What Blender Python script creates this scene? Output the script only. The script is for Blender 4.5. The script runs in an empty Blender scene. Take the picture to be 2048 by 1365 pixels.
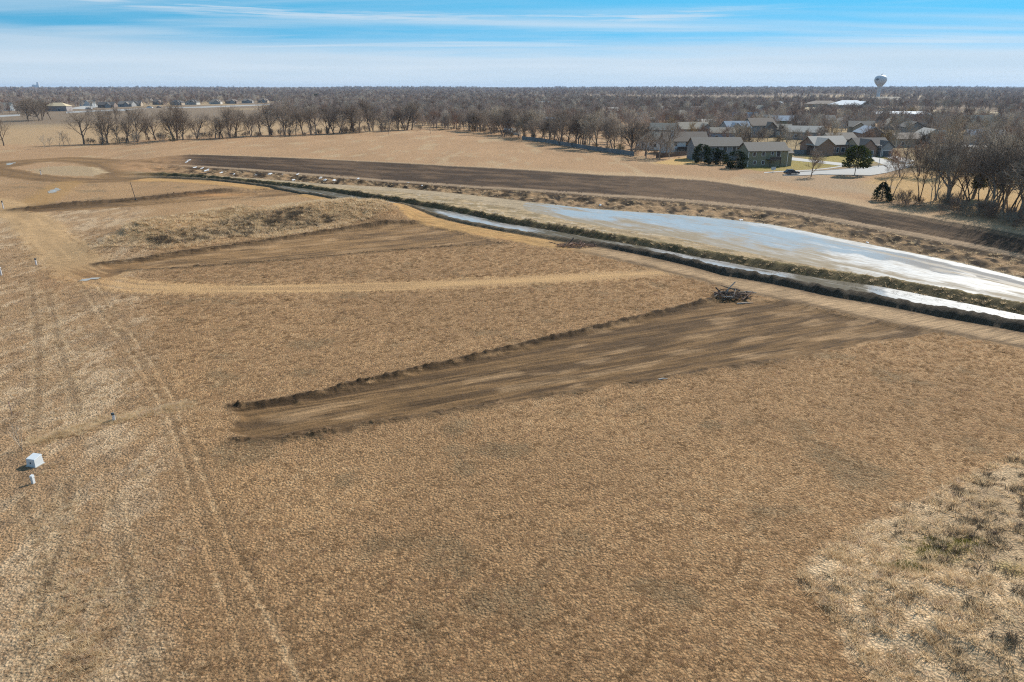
import bpy, math, random
import numpy as np
from mathutils import Vector, Matrix

# ------------------------------------------------------------------ camera, sky, sun
F = 1422.0                       # focal length for a 2048 px wide frame
CAM_H = 26.0
PITCH = math.atan((682.5 - 175.0) / F)
SUN_AZ = math.radians(46.0)      # direction towards the sun, from +X counter-clockwise
SUN_EL = math.radians(37.0)

sc = bpy.context.scene
col = sc.collection
cam_d = bpy.data.cameras.new('camera')
cam_d.sensor_width = 36.0
cam_d.lens = 36.0 * F / 2048.0
cam_d.clip_start = 0.5
cam_d.clip_end = 60000.0
cam = bpy.data.objects.new('camera', cam_d)
cam.location = (0, 0, CAM_H)
cam.rotation_euler = (math.pi / 2 - PITCH, 0, 0)
col.objects.link(cam)
sc.camera = cam

sc.view_settings.view_transform = 'Standard'
sc.view_settings.look = 'None'
sc.view_settings.gamma = 1.0
sc.view_settings.use_curve_mapping = False
sc.view_settings.exposure = 0.38
sc.render.engine = 'CYCLES'
sc.cycles.max_bounces = 6
sc.cycles.diffuse_bounces = 2
sc.cycles.glossy_bounces = 2
sc.cycles.transmission_bounces = 3
sc.cycles.volume_bounces = 0
sc.cycles.transparent_max_bounces = 8
sc.cycles.use_denoising = False      # keep the fine grain of turf and twigs
sc.cycles.filter_width = 1.15
sc.cycles.sample_clamp_indirect = 4.0

sd = bpy.data.lights.new('sun', 'SUN')
sd.energy = 4.9
sd.angle = math.radians(0.55)
sd.color = (1.0, 0.94, 0.84)
sun = bpy.data.objects.new('sun', sd)
sdir = Vector((math.cos(SUN_AZ) * math.cos(SUN_EL), math.sin(SUN_AZ) * math.cos(SUN_EL), math.sin(SUN_EL)))
sun.rotation_euler = sdir.to_track_quat('Z', 'Y').to_euler()
col.objects.link(sun)


class NT:
    """small helper round a node tree"""
    def __init__(self, tree):
        self.t = tree
        tree.nodes.clear()

    def n(self, typ, **kw):
        nd = self.t.nodes.new(typ)
        ins = kw.pop('ins', {})
        for k, v in kw.items():
            setattr(nd, k, v)
        for k, v in ins.items():
            s = nd.inputs[k]
            if isinstance(v, bpy.types.NodeSocket):
                self.t.links.new(v, s)
            else:
                s.default_value = v
        return nd

    def math(self, op, a, b=None, c=None, clamp=False):
        nd = self.t.nodes.new('ShaderNodeMath')
        nd.operation = op
        nd.use_clamp = clamp
        for i, v in enumerate((a, b, c)):
            if v is None:
                continue
            if isinstance(v, bpy.types.NodeSocket):
                self.t.links.new(v, nd.inputs[i])
            else:
                nd.inputs[i].default_value = v
        return nd.outputs[0]

    def mix(self, fac, a, b, blend='MIX'):
        nd = self.t.nodes.new('ShaderNodeMix')
        nd.data_type = 'RGBA'
        nd.blend_type = blend
        for i, v in ((0, fac), (6, a), (7, b)):
            if isinstance(v, bpy.types.NodeSocket):
                self.t.links.new(v, nd.inputs[i])
            elif i == 0:
                nd.inputs[i].default_value = v
            else:
                nd.inputs[i].default_value = (*v, 1.0) if len(v) == 3 else v
        return nd.outputs[2]

    def smooth(self, x, lo, hi):
        nd = self.t.nodes.new('ShaderNodeMapRange')
        nd.interpolation_type = 'SMOOTHSTEP'
        self.t.links.new(x, nd.inputs[0])
        nd.inputs[1].default_value = lo
        nd.inputs[2].default_value = hi
        return nd.outputs[0]

    def link(self, a, b):
        self.t.links.new(a, b)


world = bpy.data.worlds.new('World')
sc.world = world
world.use_nodes = True
W = NT(world.node_tree)
tc = W.n('ShaderNodeTexCoord')
sep = W.n('ShaderNodeSeparateXYZ', ins={0: tc.outputs['Generated']})
dx, dy, dz = sep.outputs
# look the sky model up a little higher than the ray, so the low sky has the photograph's clear blue
zup = W.math('ADD', W.math('MULTIPLY', W.math('MAXIMUM', dz, 0.0), 3.0), 1.15)
vec = W.n('ShaderNodeCombineXYZ', ins={0: dx, 1: dy, 2: zup})
nrm = W.n('ShaderNodeVectorMath', operation='NORMALIZE', ins={0: vec.outputs[0]})
sky = W.n('ShaderNodeTexSky', sky_type='NISHITA', sun_disc=False, sun_elevation=SUN_EL,
          sun_rotation=math.pi / 2 - SUN_AZ, altitude=400.0, air_density=1.0, dust_density=0.0, ozone_density=1.0)
W.link(nrm.outputs[0], sky.inputs[0])
tint = W.mix(1.0, sky.outputs[0], W.mix(W.smooth(dz, 0.10, 0.55), (0.70, 2.0, 1.78), (1.45, 1.75, 1.55)), 'MULTIPLY')
# cirrus: streaks in a plane high above, plus a veil that thickens towards the horizon
dzs = W.math('ADD', W.math('MAXIMUM', dz, 0.0), 0.035)
px_ = W.math('DIVIDE', dx, dzs)
py_ = W.math('DIVIDE', dy, dzs)
pl = W.n('ShaderNodeCombineXYZ', ins={0: W.math('MULTIPLY', px_, 0.10), 1: W.math('MULTIPLY', py_, 0.55), 2: 0.3})
cn = W.n('ShaderNodeTexNoise', noise_dimensions='3D', ins={'Vector': pl.outputs[0], 'Scale': 1.0, 'Detail': 7.0, 'Roughness': 0.55, 'Distortion': 0.5})
pl2 = W.n('ShaderNodeCombineXYZ', ins={0: W.math('MULTIPLY', px_, 0.05), 1: W.math('MULTIPLY', py_, 0.16), 2: 4.3})
cn2 = W.n('ShaderNodeTexNoise', noise_dimensions='3D', ins={'Vector': pl2.outputs[0], 'Scale': 1.0, 'Detail': 3.0, 'Roughness': 0.5})
az = W.math('ARCTAN2', dx, dy)
# edge of the low veil rises and falls slowly round the horizon
pl3 = W.n('ShaderNodeCombineXYZ', ins={0: W.math('MULTIPLY', az, 3.0), 1: W.math('MULTIPLY', dz, 60.0), 2: 1.7})
cn3 = W.n('ShaderNodeTexNoise', noise_dimensions='3D', ins={'Vector': pl3.outputs[0], 'Scale': 1.0, 'Detail': 6.0, 'Roughness': 0.55})
edge = W.math('ADD', dz, W.math('MULTIPLY', W.math('SUBTRACT', cn3.outputs[0], 0.5), 0.050))
veil = W.math('SUBTRACT', 1.0, W.smooth(edge, 0.030, 0.074))
veil = W.math('MULTIPLY', veil, 0.90)
# one long streak lying above the veil (a band of cirrus crossing the sky)
pl4 = W.n('ShaderNodeCombineXYZ', ins={0: W.math('MULTIPLY', az, 9.0), 1: W.math('MULTIPLY', dz, 260.0), 2: 7.7})
cn4 = W.n('ShaderNodeTexNoise', noise_dimensions='3D', ins={'Vector': pl4.outputs[0], 'Scale': 1.0, 'Detail': 5.0, 'Roughness': 0.6})
bend = W.math('ADD', 0.0805, W.math('MULTIPLY', W.math('MULTIPLY', az, az), 0.05))
bd = W.math('ABSOLUTE', W.math('SUBTRACT', dz, W.math('ADD', bend, W.math('MULTIPLY', W.math('SUBTRACT', cn4.outputs[0], 0.5), 0.016))))
band = W.math('SUBTRACT', 1.0, W.smooth(bd, 0.0, 0.013))
band = W.math('MULTIPLY', band, W.smooth(cn4.outputs[0], 0.28, 0.62))
band = W.math('MULTIPLY', band, W.math('SUBTRACT', 1.0, W.math('MULTIPLY', W.smooth(az, 0.18, 0.42), 0.85)))
streak = W.math('MULTIPLY', W.smooth(cn.outputs[0], 0.38, 0.72), W.smooth(cn2.outputs[0], 0.34, 0.58))
cloud = W.math('MAXIMUM', veil, W.math('MULTIPLY', band, 0.75))
cloud = W.math('MAXIMUM', cloud, W.math('MULTIPLY', streak, 0.8))
ccol = W.mix(W.smooth(cn3.outputs[0], 0.3, 0.7), (4.15, 4.95, 5.7), (4.8, 5.4, 6.0))
skyc = W.mix(cloud, tint, ccol)
bg = W.n('ShaderNodeBackground', ins={'Color': skyc, 'Strength': 0.115})
wo = W.n('ShaderNodeOutputWorld')
W.link(bg.outputs[0], wo.inputs[0])

# ------------------------------------------------------------------ helpers
CP, SP = math.cos(PITCH), math.sin(PITCH)


def at(x, y, z=0.0):
    """world X,Y of the point at height z that the photograph shows at pixel x,y"""
    u = (x - 1024.0) / F
    v = (682.5 - y) / F
    d1 = CP + v * SP
    d2 = -SP + v * CP
    t = (z - CAM_H) / d2
    return u * t, d1 * t


def lin(r, g, b):
    f = lambda c: (c / 255 / 12.92) if c <= 10 else ((c / 255 + 0.055) / 1.055) ** 2.4
    return (f(r), f(g), f(b))


_TBL = np.random.RandomState(7).rand(256, 256).astype(np.float32)


def vnoise(x, y, seed=0):
    x = np.asarray(x, np.float64); y = np.asarray(y, np.float64)
    fx = np.floor(x); fy = np.floor(y)
    ix = fx.astype(np.int32) + seed * 37; iy = fy.astype(np.int32) + seed * 91
    fx = (x - fx).astype(np.float32); fy = (y - fy).astype(np.float32)
    fx = fx * fx * (3 - 2 * fx); fy = fy * fy * (3 - 2 * fy)
    x0 = ix & 255; x1 = (ix + 1) & 255; y0 = iy & 255; y1 = (iy + 1) & 255
    a = _TBL[x0, y0]; b = _TBL[x1, y0]; c = _TBL[x0, y1]; d = _TBL[x1, y1]
    return (a + (b - a) * fx) * (1 - fy) + (c + (d - c) * fx) * fy


def fbm(x, y, octv=4, seed=0, rough=0.5):
    s = 0.0; a = 1.0; t = 0.0
    for k in range(octv):
        s = s + a * vnoise(x * 2 ** k + 17.3 * k, y * 2 ** k - 9.1 * k, seed + k)
        x, y = x * 0.88 - y * 0.475, x * 0.475 + y * 0.88
        t += a; a *= rough
    return s / t


def sstep(x, lo, hi):
    t = np.clip((x - lo) / (hi - lo), 0, 1)
    return t * t * (3 - 2 * t)


def poly_sd(X, Y, pts):
    """signed distance to a polygon, negative inside"""
    n = len(pts)
    d = np.full(X.shape, 1e9)
    inside = np.zeros(X.shape, bool)
    for i in range(n):
        ax, ay = pts[i]; bx, by = pts[(i + 1) % n]
        ex, ey = bx - ax, by - ay
        L2 = ex * ex + ey * ey + 1e-9
        t = np.clip(((X - ax) * ex + (Y - ay) * ey) / L2, 0, 1)
        d = np.minimum(d, (X - ax - t * ex) ** 2 + (Y - ay - t * ey) ** 2)
        cond = ((ay > Y) != (by > Y))
        xx = ax + (Y - ay) * ex / (ey if abs(ey) > 1e-9 else 1e-9)
        inside ^= cond & (X < xx)
    d = np.sqrt(d)
    return np.where(inside, -d, d)


def line_d(X, Y, pts):
    """distance to a polyline, arc length along it and side (positive on the left)"""
    d = np.full(X.shape, 1e18); s = np.zeros(X.shape); side = np.zeros(X.shape)
    acc = 0.0
    for i in range(len(pts) - 1):
        ax, ay = pts[i]; bx, by = pts[i + 1]
        ex, ey = bx - ax, by - ay
        L = math.hypot(ex, ey) + 1e-9
        t = np.clip(((X - ax) * ex + (Y - ay) * ey) / (L * L), 0, 1)
        dd = (X - ax - t * ex) ** 2 + (Y - ay - t * ey) ** 2
        m = dd < d
        d = np.where(m, dd, d)
        s = np.where(m, acc + t * L, s)
        side = np.where(m, np.sign(ex * (Y - ay) - ey * (X - ax)), side)
        acc += L
    return np.sqrt(d), s, side


def W_(pts, z=0.0):
    return [at(x, y, z) for x, y in pts]


# ------------------------------------------------------------------ terrain
# the lines along which the ground breaks, near to far, as photographed, with their heights
LINES = [
    ('A', 0.05, [(300, 356), (330, 357), (420, 361), (520, 372), (600, 386), (668, 399), (737, 413), (805, 425), (873, 437), (942, 451), (1010, 464), (1078, 476), (1133, 485), (1201, 494), (1303, 514), (1400, 537), (1448, 551), (1527, 564), (1653, 591), (1780, 613), (1875, 633), (2048, 664)]),
    ('C', -0.95, [(300, 354), (330, 355), (400, 358), (464, 365), (532, 371), (646, 384), (737, 399), (867, 419), (1010, 450), (1181, 479), (1300, 499), (1400, 519), (1527, 543), (1653, 563), (1716, 572), (1764, 579), (1875, 601), (2048, 636)]),
    ('D', 0.05, [(300, 351), (330, 352), (400, 354), (464, 357), (532, 364), (646, 377), (737, 389), (867, 408), (1010, 437), (1181, 464), (1300, 487), (1400, 507), (1527, 531), (1653, 552), (1716, 563), (1764, 571), (1875, 591), (2048, 626)]),
    ('E', -1.95, [(300, 350), (330, 350.5), (400, 352.5), (545, 362.5), (650, 373), (771, 382), (908, 396), (1000, 412), (1080, 428), (1130, 440), (1200, 453), (1324, 471), (1448, 497), (1572, 522), (1738, 556), (1904, 586), (2048, 614)]),
    ('F', -1.95, [(300, 345), (330, 346.5), (400, 351), (545, 360), (650, 368.5), (771, 375), (908, 387), (1044, 403), (1147, 414), (1200, 419), (1300, 426), (1400, 433), (1542, 449), (1675, 476), (1796, 500), (1919, 525), (2048, 557)]),
    ('G', -1.15, [(300, 331), (330, 332), (390, 335), (600, 351), (771, 365), (942, 377), (1113, 387), (1200, 394), (1300, 400), (1407, 409), (1573, 427), (1669, 445), (1789, 468), (1919, 493), (2048, 520)]),
    ('H', -1.05, [(300, 328), (330, 329), (390, 332), (600, 347), (771, 361), (942, 373), (1113, 383), (1200, 389), (1300, 395), (1407, 403), (1573, 420), (1669, 437), (1789, 459), (1919, 483), (2048, 510)]),
    ('I', 0.9, [(300, 316), (330, 313), (380, 309), (532, 314), (710, 322), (900, 332), (1100, 343), (1200, 350), (1300, 354), (1407, 361), (1573, 386), (1676, 403), (1738, 416), (1904, 444), (2048, 470)]),
]
LAZ = {}
for nm, z, pts in LINES:
    p = list(pts)
    sl = (p[-1][1] - p[-2][1]) / (p[-1][0] - p[-2][0])
    p.append((2400, p[-1][1] + sl * (2400 - p[-1][0])))
    p.append((2900, p[-1][1] + sl * 500))
    a = []; r = []
    for x, y in p:
        X, Y = at(x, y, z)
        a.append(math.atan2(X, Y)); r.append(math.hypot(X, Y))
    LAZ[nm] = (np.array(a), np.array(r), z)

PAD1 = W_([(462, 812), (472, 838), (456, 862), (480, 882), (560, 876), (690, 860), (725, 849), (870, 826), (1000, 806), (1200, 775), (1350, 752), (1500, 727), (1620, 710), (1760, 683), (1890, 664), (1800, 650), (1700, 630), (1600, 608), (1520, 596), (1480, 590), (1430, 598), (1380, 610), (1250, 640), (1050, 688), (900, 722), (690, 772), (560, 800)])
PAD1_FAR = W_([(464, 812), (560, 800), (690, 772), (800, 745), (900, 722), (1050, 688), (1150, 664), (1250, 640), (1380, 610), (1432, 597)])
PAD1_NEAR = W_([(470, 880), (560, 877), (640, 868), (690, 861), (725, 849), (870, 826), (1000, 806), (1200, 775), (1350, 752), (1500, 727), (1620, 710), (1760, 683), (1890, 664)])
PAD2 = W_([(195, 530), (300, 518), (480, 490), (640, 466), (760, 453), (830, 449), (900, 458), (960, 473), (1010, 487), (900, 492), (750, 503), (560, 520), (400, 532), (300, 540), (215, 541)])
PAD2_FAR = W_([(195, 529), (300, 517), (480, 489), (640, 465), (760, 452), (832, 448)])
PAD2_NEAR = W_([(250, 541), (400, 533), (560, 521), (750, 504), (900, 493), (1012, 487)])
PAD3 = W_([(40, 420), (130, 410), (270, 400), (380, 388), (450, 381), (560, 376), (640, 386), (560, 393), (440, 399), (270, 413), (150, 421), (60, 425)])
PAD3_FAR = W_([(40, 419), (130, 409), (270, 399), (380, 387), (450, 380)])
HAUL_N = [(250, 364), (330, 363), (450, 372), (560, 386), (640, 402), (760, 427), (830, 449), (960, 473), (1080, 494), (1150, 504), (1280, 532), (1400, 562), (1480, 585), (1600, 609), (1760, 645), (1880, 666), (1960, 681), (2048, 697), (2400, 770)]
HAUL = W_(HAUL_N + [(2400, 730)] + list(reversed(LINES[0][2])))
TRACK = W_([(150, 545), (200, 562), (260, 573), (400, 579), (600, 578), (800, 573), (1000, 564), (1200, 553), (1330, 545), (1400, 540)])
LROAD = W_([(-120, 400), (-20, 402), (35, 420), (75, 452), (110, 490), (150, 528), (205, 548)])
LOOP1 = W_([(-200, 352), (-60, 340), (0, 332), (40, 324), (130, 318.5), (210, 324), (245, 338), (255, 352)])
LOOP2 = W_([(-40, 334), (0, 342), (40, 351), (100, 358), (180, 362), (260, 360), (340, 359)])
XTRACK = W_([(40, 420), (80, 402), (105, 384), (135, 366)])
MOUND = W_([(300, 482), (380, 467), (480, 452), (600, 440), (710, 434), (750, 434)])
MOUND_PAT = W_([(190, 505), (250, 480), (350, 448), (480, 418), (620, 405), (740, 418), (800, 438), (700, 456), (500, 484), (330, 505)])
MOUND_DARK = W_([(290, 500), (360, 486), (440, 468), (530, 453), (620, 445), (690, 449), (640, 458), (540, 470), (430, 486), (320, 503)])
WEEDS = W_([(1585, 1140), (1640, 1100), (1730, 1050), (1860, 985), (1960, 940), (2048, 900), (2300, 780), (2700, 760), (2700, 1700), (1780, 1500), (1740, 1365), (1690, 1290), (1640, 1210)])
WEEDS_DARK = W_([(1740, 1075), (1860, 1000), (1960, 950), (2048, 915), (2400, 800), (2700, 1700), (1880, 1500), (1850, 1365), (1960, 1290), (2010, 1200), (1900, 1170), (1820, 1140)])
TT1 = W_([(150, 560), (195, 625), (250, 690), (300, 770), (340, 850), (375, 960), (400, 1050), (440, 1180), (495, 1365), (560, 1560)])
TT2 = W_([(185, 560), (240, 640), (300, 722), (345, 800), (385, 900), (415, 980), (450, 1070), (510, 1190), (600, 1365), (690, 1560)])
TT3 = W_([(95, 580), (112, 650), (120, 690), (140, 760), (160, 830)])
TT5 = W_([(60, 560), (75, 650), (80, 760), (70, 860)])
TT6 = W_([(230, 990), (245, 1100), (270, 1230), (300, 1365)])
TT7 = W_([(140, 960), (130, 1060), (85, 1200), (40, 1365)])
TT4 = W_([(40, 1000), (85, 1080), (90, 1170), (60, 1365)])
TRENCH = W_([(70, 885), (150, 862), (225, 842), (300, 826), (380, 808)])
LAWN = W_([(1470, 334), (1500, 332), (1560, 330), (1620, 318), (1700, 314), (1780, 318), (1790, 326), (1690, 338), (1600, 347), (1520, 349), (1478, 342)])
GOLD = W_([(1300, 332), (1350, 322), (1398, 316), (1400, 334), (1350, 336)])
THICK = W_([(1690, 372), (1790, 352), (1900, 345), (2048, 352), (2500, 372), (2600, 520), (2048, 452), (1880, 420), (1740, 405)])
STRAWG = W_([(1480, 352), (1560, 350), (1640, 356), (1720, 366), (1800, 380), (1780, 405), (1680, 392), (1560, 372), (1470, 362)])
PALEL = W_([(-300, 300), (0, 292), (140, 292), (330, 282), (560, 275), (860, 262), (1010, 262), (1010, 200), (-300, 205)])
OVAL = W_([(50, 341), (90, 333), (150, 331), (205, 335), (225, 345), (190, 354), (120, 353), (70, 349)])

AXIS = {}
for k_, p0_, p1_ in (('pad1', (470, 845), (1600, 655)), ('pad2', (210, 535), (850, 468)), ('pad3', (60, 421), (600, 382))):
    q0, q1 = at(*p0_), at(*p1_)
    L_ = math.hypot(q1[0] - q0[0], q1[1] - q0[1])
    AXIS[k_] = ((q1[0] - q0[0]) / L_, (q1[1] - q0[1]) / L_)
C_FIELD = np.array([0.372, 0.256, 0.142])
C_FIELD2 = np.array([0.300, 0.206, 0.116])
C_STRAW = np.array([0.430, 0.345, 0.225])
C_SOIL = np.array([0.165, 0.107, 0.054])
C_SOILD = np.array([0.072, 0.048, 0.027])
C_SOILL = np.array([0.270, 0.190, 0.112])
C_YEL = np.array([0.330, 0.215, 0.095])
C_ORG = np.array([0.300, 0.170, 0.075])
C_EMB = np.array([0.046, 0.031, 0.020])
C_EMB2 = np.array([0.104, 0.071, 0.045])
C_MUD = np.array([0.255, 0.205, 0.130])
C_WET = np.array([0.045, 0.038, 0.028])
C_GREEN = np.array([0.150, 0.150, 0.050])
C_LAWN = np.array([0.270, 0.240, 0.070])
C_ROUGH = np.array([0.150, 0.106, 0.062])


def section(X, Y):
    """per point: radius, azimuth, radii of the break lines, weight of the cut"""
    r = np.hypot(X, Y); a = np.arctan2(X, Y)
    R = {}
    prev = None
    for nm, z, pts in LINES:
        q = np.interp(a, LAZ[nm][0], LAZ[nm][1])
        if prev is not None:
            q = np.maximum(q, prev + {'D': 3.2, 'C': 4.0}.get(nm, 1.2))
        R[nm] = q; prev = q
    # the cut runs out at its left end
    a0 = math.atan2(*at(225, 340)); a1 = math.atan2(*at(345, 340))
    w = sstep(a, a0, a1)
    w = w * (Y > 0) * (1 - sstep(a, 1.15, 1.3))
    return r, a, R, w


def terrain(X, Y, full=True):
    X = np.asarray(X, float); Y = np.asarray(Y, float)
    r, a, R, w = section(X, Y)
    N = X.shape
    z = np.zeros(N)
    rr = [R[k] for k in 'ACDEFGHI']
    zz = [0.05, -1.55, 0.15, -1.95, -1.95, -1.15, -1.05, 0.9]

    def seg(k0, k1):
        return np.clip((r - R[k0]) / (R[k1] - R[k0]), 0, 1)
    tAC = seg('A', 'C'); tCD = seg('C', 'D'); tDE = seg('D', 'E'); tEF = seg('E', 'F'); tFG = seg('F', 'G'); tGH = seg('G', 'H'); tHI = seg('H', 'I')
    # berm of clods on the road's edge, then the ditch
    wid = R['C'] - R['A']
    bw = np.minimum(3.0, wid * 0.45)
    tb = (r - R['A']) / bw
    lump = fbm(X / 0.9, Y / 0.9, 3, 51)
    a_mid = math.atan2(*at(1100, 470))
    bh = 0.55 + 0.35 * sstep(a, a_mid, a_mid + 0.25)
    berm = np.where((tb > 0) & (tb < 1), np.sin(np.pi * np.clip(tb, 0, 1)) ** 0.8, 0) * bh * (0.6 + 0.7 * lump)
    ditch = -1.05 * sstep(np.clip((r - R['A'] - bw * 0.75) / np.maximum(wid * 0.35, 0.5), 0, 1), 0, 1)
    zc = np.where(r < R['A'], 0.05, ditch + berm)
    zc = np.where(r > R['C'], -1.05 + 1.15 * sstep(tCD, 0, 1.0) + 0.8 * (fbm(X / 1.6, Y / 1.6, 4, 12) - .5) * sstep(tCD, 0.1, 0.8), zc)
    zc = np.where(r > R['D'], 0.10 - 2.05 * (1 - (1 - tDE) ** 1.6) + 0.5 * (fbm(X / 2.0, Y / 2.0, 3, 13) - .5) * (1 - tDE), zc)
    zc = np.where(r > R['E'], -1.95 - 0.40 * np.sin(np.pi * tEF) ** 0.5 * sstep(a, math.atan2(*at(1030, 415)), math.atan2(*at(1120, 430))), zc)
    rough = (fbm(X / 2.2, Y / 2.2, 4, 21) - 0.5)
    zc = np.where(r > R['F'], -1.95 + 0.80 * sstep(tFG, 0, 1) ** 0.8 + 1.7 * rough * np.sin(np.pi * tFG) ** 0.6, zc)
    zc = np.where(r > R['G'], -1.15 + 0.10 * tGH + 0.15 * np.sin(np.pi * tGH), zc)
    zc = np.where(r > R['H'], -1.05 + 1.95 * tHI + 0.14 * (fbm(X / 6, Y / 1.2, 3, 31) - .5), zc)
    zc = np.where(r > R['I'], 0.9, zc)
    z = zc * w * (r > R['A'] * 0.98)
    site = (r > 15) & (r < 260)
    # near side works
    sel = site & (Y > 5)
    m = {}

    def crop(pts, pad):
        xs = [p[0] for p in pts]; ys = [p[1] for p in pts]
        return np.where((X > min(xs) - pad) & (X < max(xs) + pad) & (Y > min(ys) - pad) & (Y < max(ys) + pad))

    def sd(key, pts, pad=6.0):
        o = np.full(N, 50.0)
        i = crop(pts, pad)
        if i[0].size:
            o[i] = poly_sd(X[i], Y[i], pts)
        m[key] = o
        return o

    def ld(key, pts, pad=12.0):
        o = np.full(N, 90.0); s = np.zeros(N); sg = np.zeros(N)
        i = crop(pts, pad)
        if i[0].size:
            o[i], s[i], sg[i] = line_d(X[i], Y[i], pts)
        m[key] = o
        m[key + '_s'] = s
        return o
    n1 = fbm(X / 1.1, Y / 1.1, 3, 5) - 0.5
    n2 = fbm(X / 0.5, Y / 0.5, 2, 6) - 0.5
    ragged = n1 * 1.6 + n2 * 0.5
    for key, pp in (('pad1', PAD1), ('pad2', PAD2), ('pad3', PAD3)):
        d = sd(key, pp) + ragged
        ax_, ay_ = AXIS[key]
        u_ = X * ax_ + Y * ay_; v_ = -X * ay_ + Y * ax_
        on_ = sstep(-d, -0.2, 1.2)
        z = z - 0.28 * on_ + on_ * (0.16 * (fbm(u_ / 9, v_ / 0.9, 3, 62) - 0.5) + 0.10 * (fbm(u_ / 1.2, v_ / 0.8, 3, 63) - 0.5))
        m[key] = d
    clod = np.clip(fbm(X / 0.55, Y / 0.55, 3, 61) * 2.2 - 0.5, 0, 1.6)
    for key, pp, h, wd in (('p1f', PAD1_FAR, 0.36, 0.36), ('p2f', PAD2_FAR, 0.40, 0.6), ('p2n', PAD2_NEAR, 0.28, 0.5), ('p3f', PAD3_FAR, 0.6, 1.8)):
        d = ld(key, pp) + n1 * 0.5
        var = 0.45 + 0.9 * fbm(m[key + '_s'] / 5.0, X * 0 + 3.3, 2, 71)
        z = z + h * clod * var * np.exp(-(d / wd) ** 2)
    d = ld('p1n', PAD1_NEAR) + n1 * 0.8
    s_ = m['p1n_s']
    var = np.exp(-((s_ - 9.0) / 7.0) ** 2) + 0.75 * sstep(vnoise(s_ / 3.0, s_ * 0, 81), 0.25, 0.75)
    m['p1n_var'] = var
    z = z + 0.24 * clod * var * np.exp(-(d / 0.7) ** 2)
    d = ld('mound', MOUND, 30.0)
    z = z + 3.4 * np.exp(-(d / 8.5) ** 2) * (0.75 + 0.5 * fbm(X / 6, Y / 6, 3, 15)) * sstep(m['mound_s'] * 0 + X, -88, -70)
    d = sd('weeds', WEEDS, 8.0)
    z = z + 1.3 * sstep(-d, -0.5, 9.0) + 0.25 * sstep(-d, -0.5, 2.0) * (fbm(X / 1.5, Y / 1.5, 3, 16) - 0.4)
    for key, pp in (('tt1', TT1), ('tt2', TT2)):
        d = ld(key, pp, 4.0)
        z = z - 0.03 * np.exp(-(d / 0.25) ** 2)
    # undulation and, far off, rising ground
    z = z + 0.10 * (fbm(X / 9, Y / 9, 3, 41) - 0.5) * (r < R['A'])
    z = z + 26.0 * sstep(r, 5000, 11000) * (0.55 + 0.6 * fbm(X / 2500, Y / 2500, 3, 91))
    if not full:
        return z
    # ---------------- colour of the ground itself
    c = np.empty(N + (3,))
    big = fbm(X / 14, Y / 14, 4, 100)
    med = fbm(X / 3.0, Y / 3.0, 4, 101)
    t = np.clip((big - 0.35) * 1.6 + (med - 0.5) * 1.1, 0, 1)
    c[:] = C_FIELD2 + (C_FIELD - C_FIELD2) * t[..., None]
    det = np.ones(N)          # 1 = turf, 0 = bare soil

    def blend(wt, colr, soil=None):
        nonlocal c, det
        wt = np.clip(wt, 0, 1)
        c = c * (1 - wt[..., None]) + np.asarray(colr) * wt[..., None]
        if soil is not None:
            det = det * (1 - wt) + soil * wt
    # olive-grey patches and straw flecks
    blend(0.55 * sstep(fbm(X / 4, Y / 4, 3, 111), 0.64, 0.78), (0.165, 0.135, 0.085))
    blend(0.30 * sstep(fbm(X / 0.7, Y / 0.7, 3, 112), 0.55, 0.80) * sstep(big, 0.35, 0.65), C_STRAW)
    # left side: thinner, paler, straw-strewn ground
    wl = sstep(-X - (0.5 * Y + 2) + 5 * (fbm(X / 5, Y / 9, 3, 115) - .5), -2.5, 5) * (r < 190)
    blend(wl * 0.35, (0.34, 0.26, 0.175))
    blend(wl * 0.85 * sstep(fbm(X / 1.6, Y / 4.5, 4, 113), 0.42, 0.66), (0.44, 0.355, 0.245))
    blend(wl * 0.65 * sstep(fbm(X / 0.8, Y / 1.6, 4, 114), 0.52, 0.70), (0.20, 0.150, 0.10))
    # beyond the cut: lighter, pinker hay field
    wf = (r > R['I']) * w + (1 - w) * sstep(r, 230, 300)
    wf = np.clip(wf, 0, 1)
    blend(0.85 * wf, np.array([0.350, 0.245, 0.150]) * (0.85 + 0.3 * fbm(X / 12, Y / 30, 4, 120))[..., None])
    blend(0.75 * wf * sstep(fbm(X / 5, Y / 16, 4, 121), 0.55, 0.75), C_STRAW * 0.9)
    blend(w * 0.6 * np.exp(-((r - R['I'] - 4) / 5.0) ** 2) * (0.4 + fbm(X / 3, Y / 3, 3, 122)) * sstep(a, -0.1, 0.15), C_STRAW)
    blend(0.8 * sstep(-sd('palel', PALEL, 60) + 30 * (fbm(X / 40, Y / 40, 3, 123) - .5), -5, 25), (0.355, 0.275, 0.17))
    # the far country: towns and woods between fields
    far = sstep(r, 560, 700)
    town = np.array([0.175, 0.148, 0.115])
    blend(far * 0.9, town)
    blend(far * sstep(fbm(X / 260, Y / 260, 3, 130), 0.60, 0.68) * 0.8, (0.33, 0.27, 0.17))
    blend(far * sstep(fbm(X / 700, Y / 420, 3, 131), 0.60, 0.66) * sstep(r, 1500, 2500), (0.30, 0.25, 0.16))
    # neighbourhood ground
    wn = (1 - sstep(r, 480, 620)) * (r > R['I']) * w * sstep(a, math.atan2(*at(1400, 330)), math.atan2(*at(1520, 330))) * sstep(r, 245, 275)
    blend(wn * 0.85, np.array([0.235, 0.20, 0.115]) * (0.7 + 0.6 * fbm(X / 9, Y / 9, 3, 133))[..., None])
    blend(sstep(-sd('lawn', LAWN, 10), -1, 1.5) * (0.7 + 0.3 * fbm(X / 4, Y / 4, 2, 134)), C_LAWN)
    blend(sstep(-sd('gold', GOLD, 10), -1, 2), (0.46, 0.34, 0.15))
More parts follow.
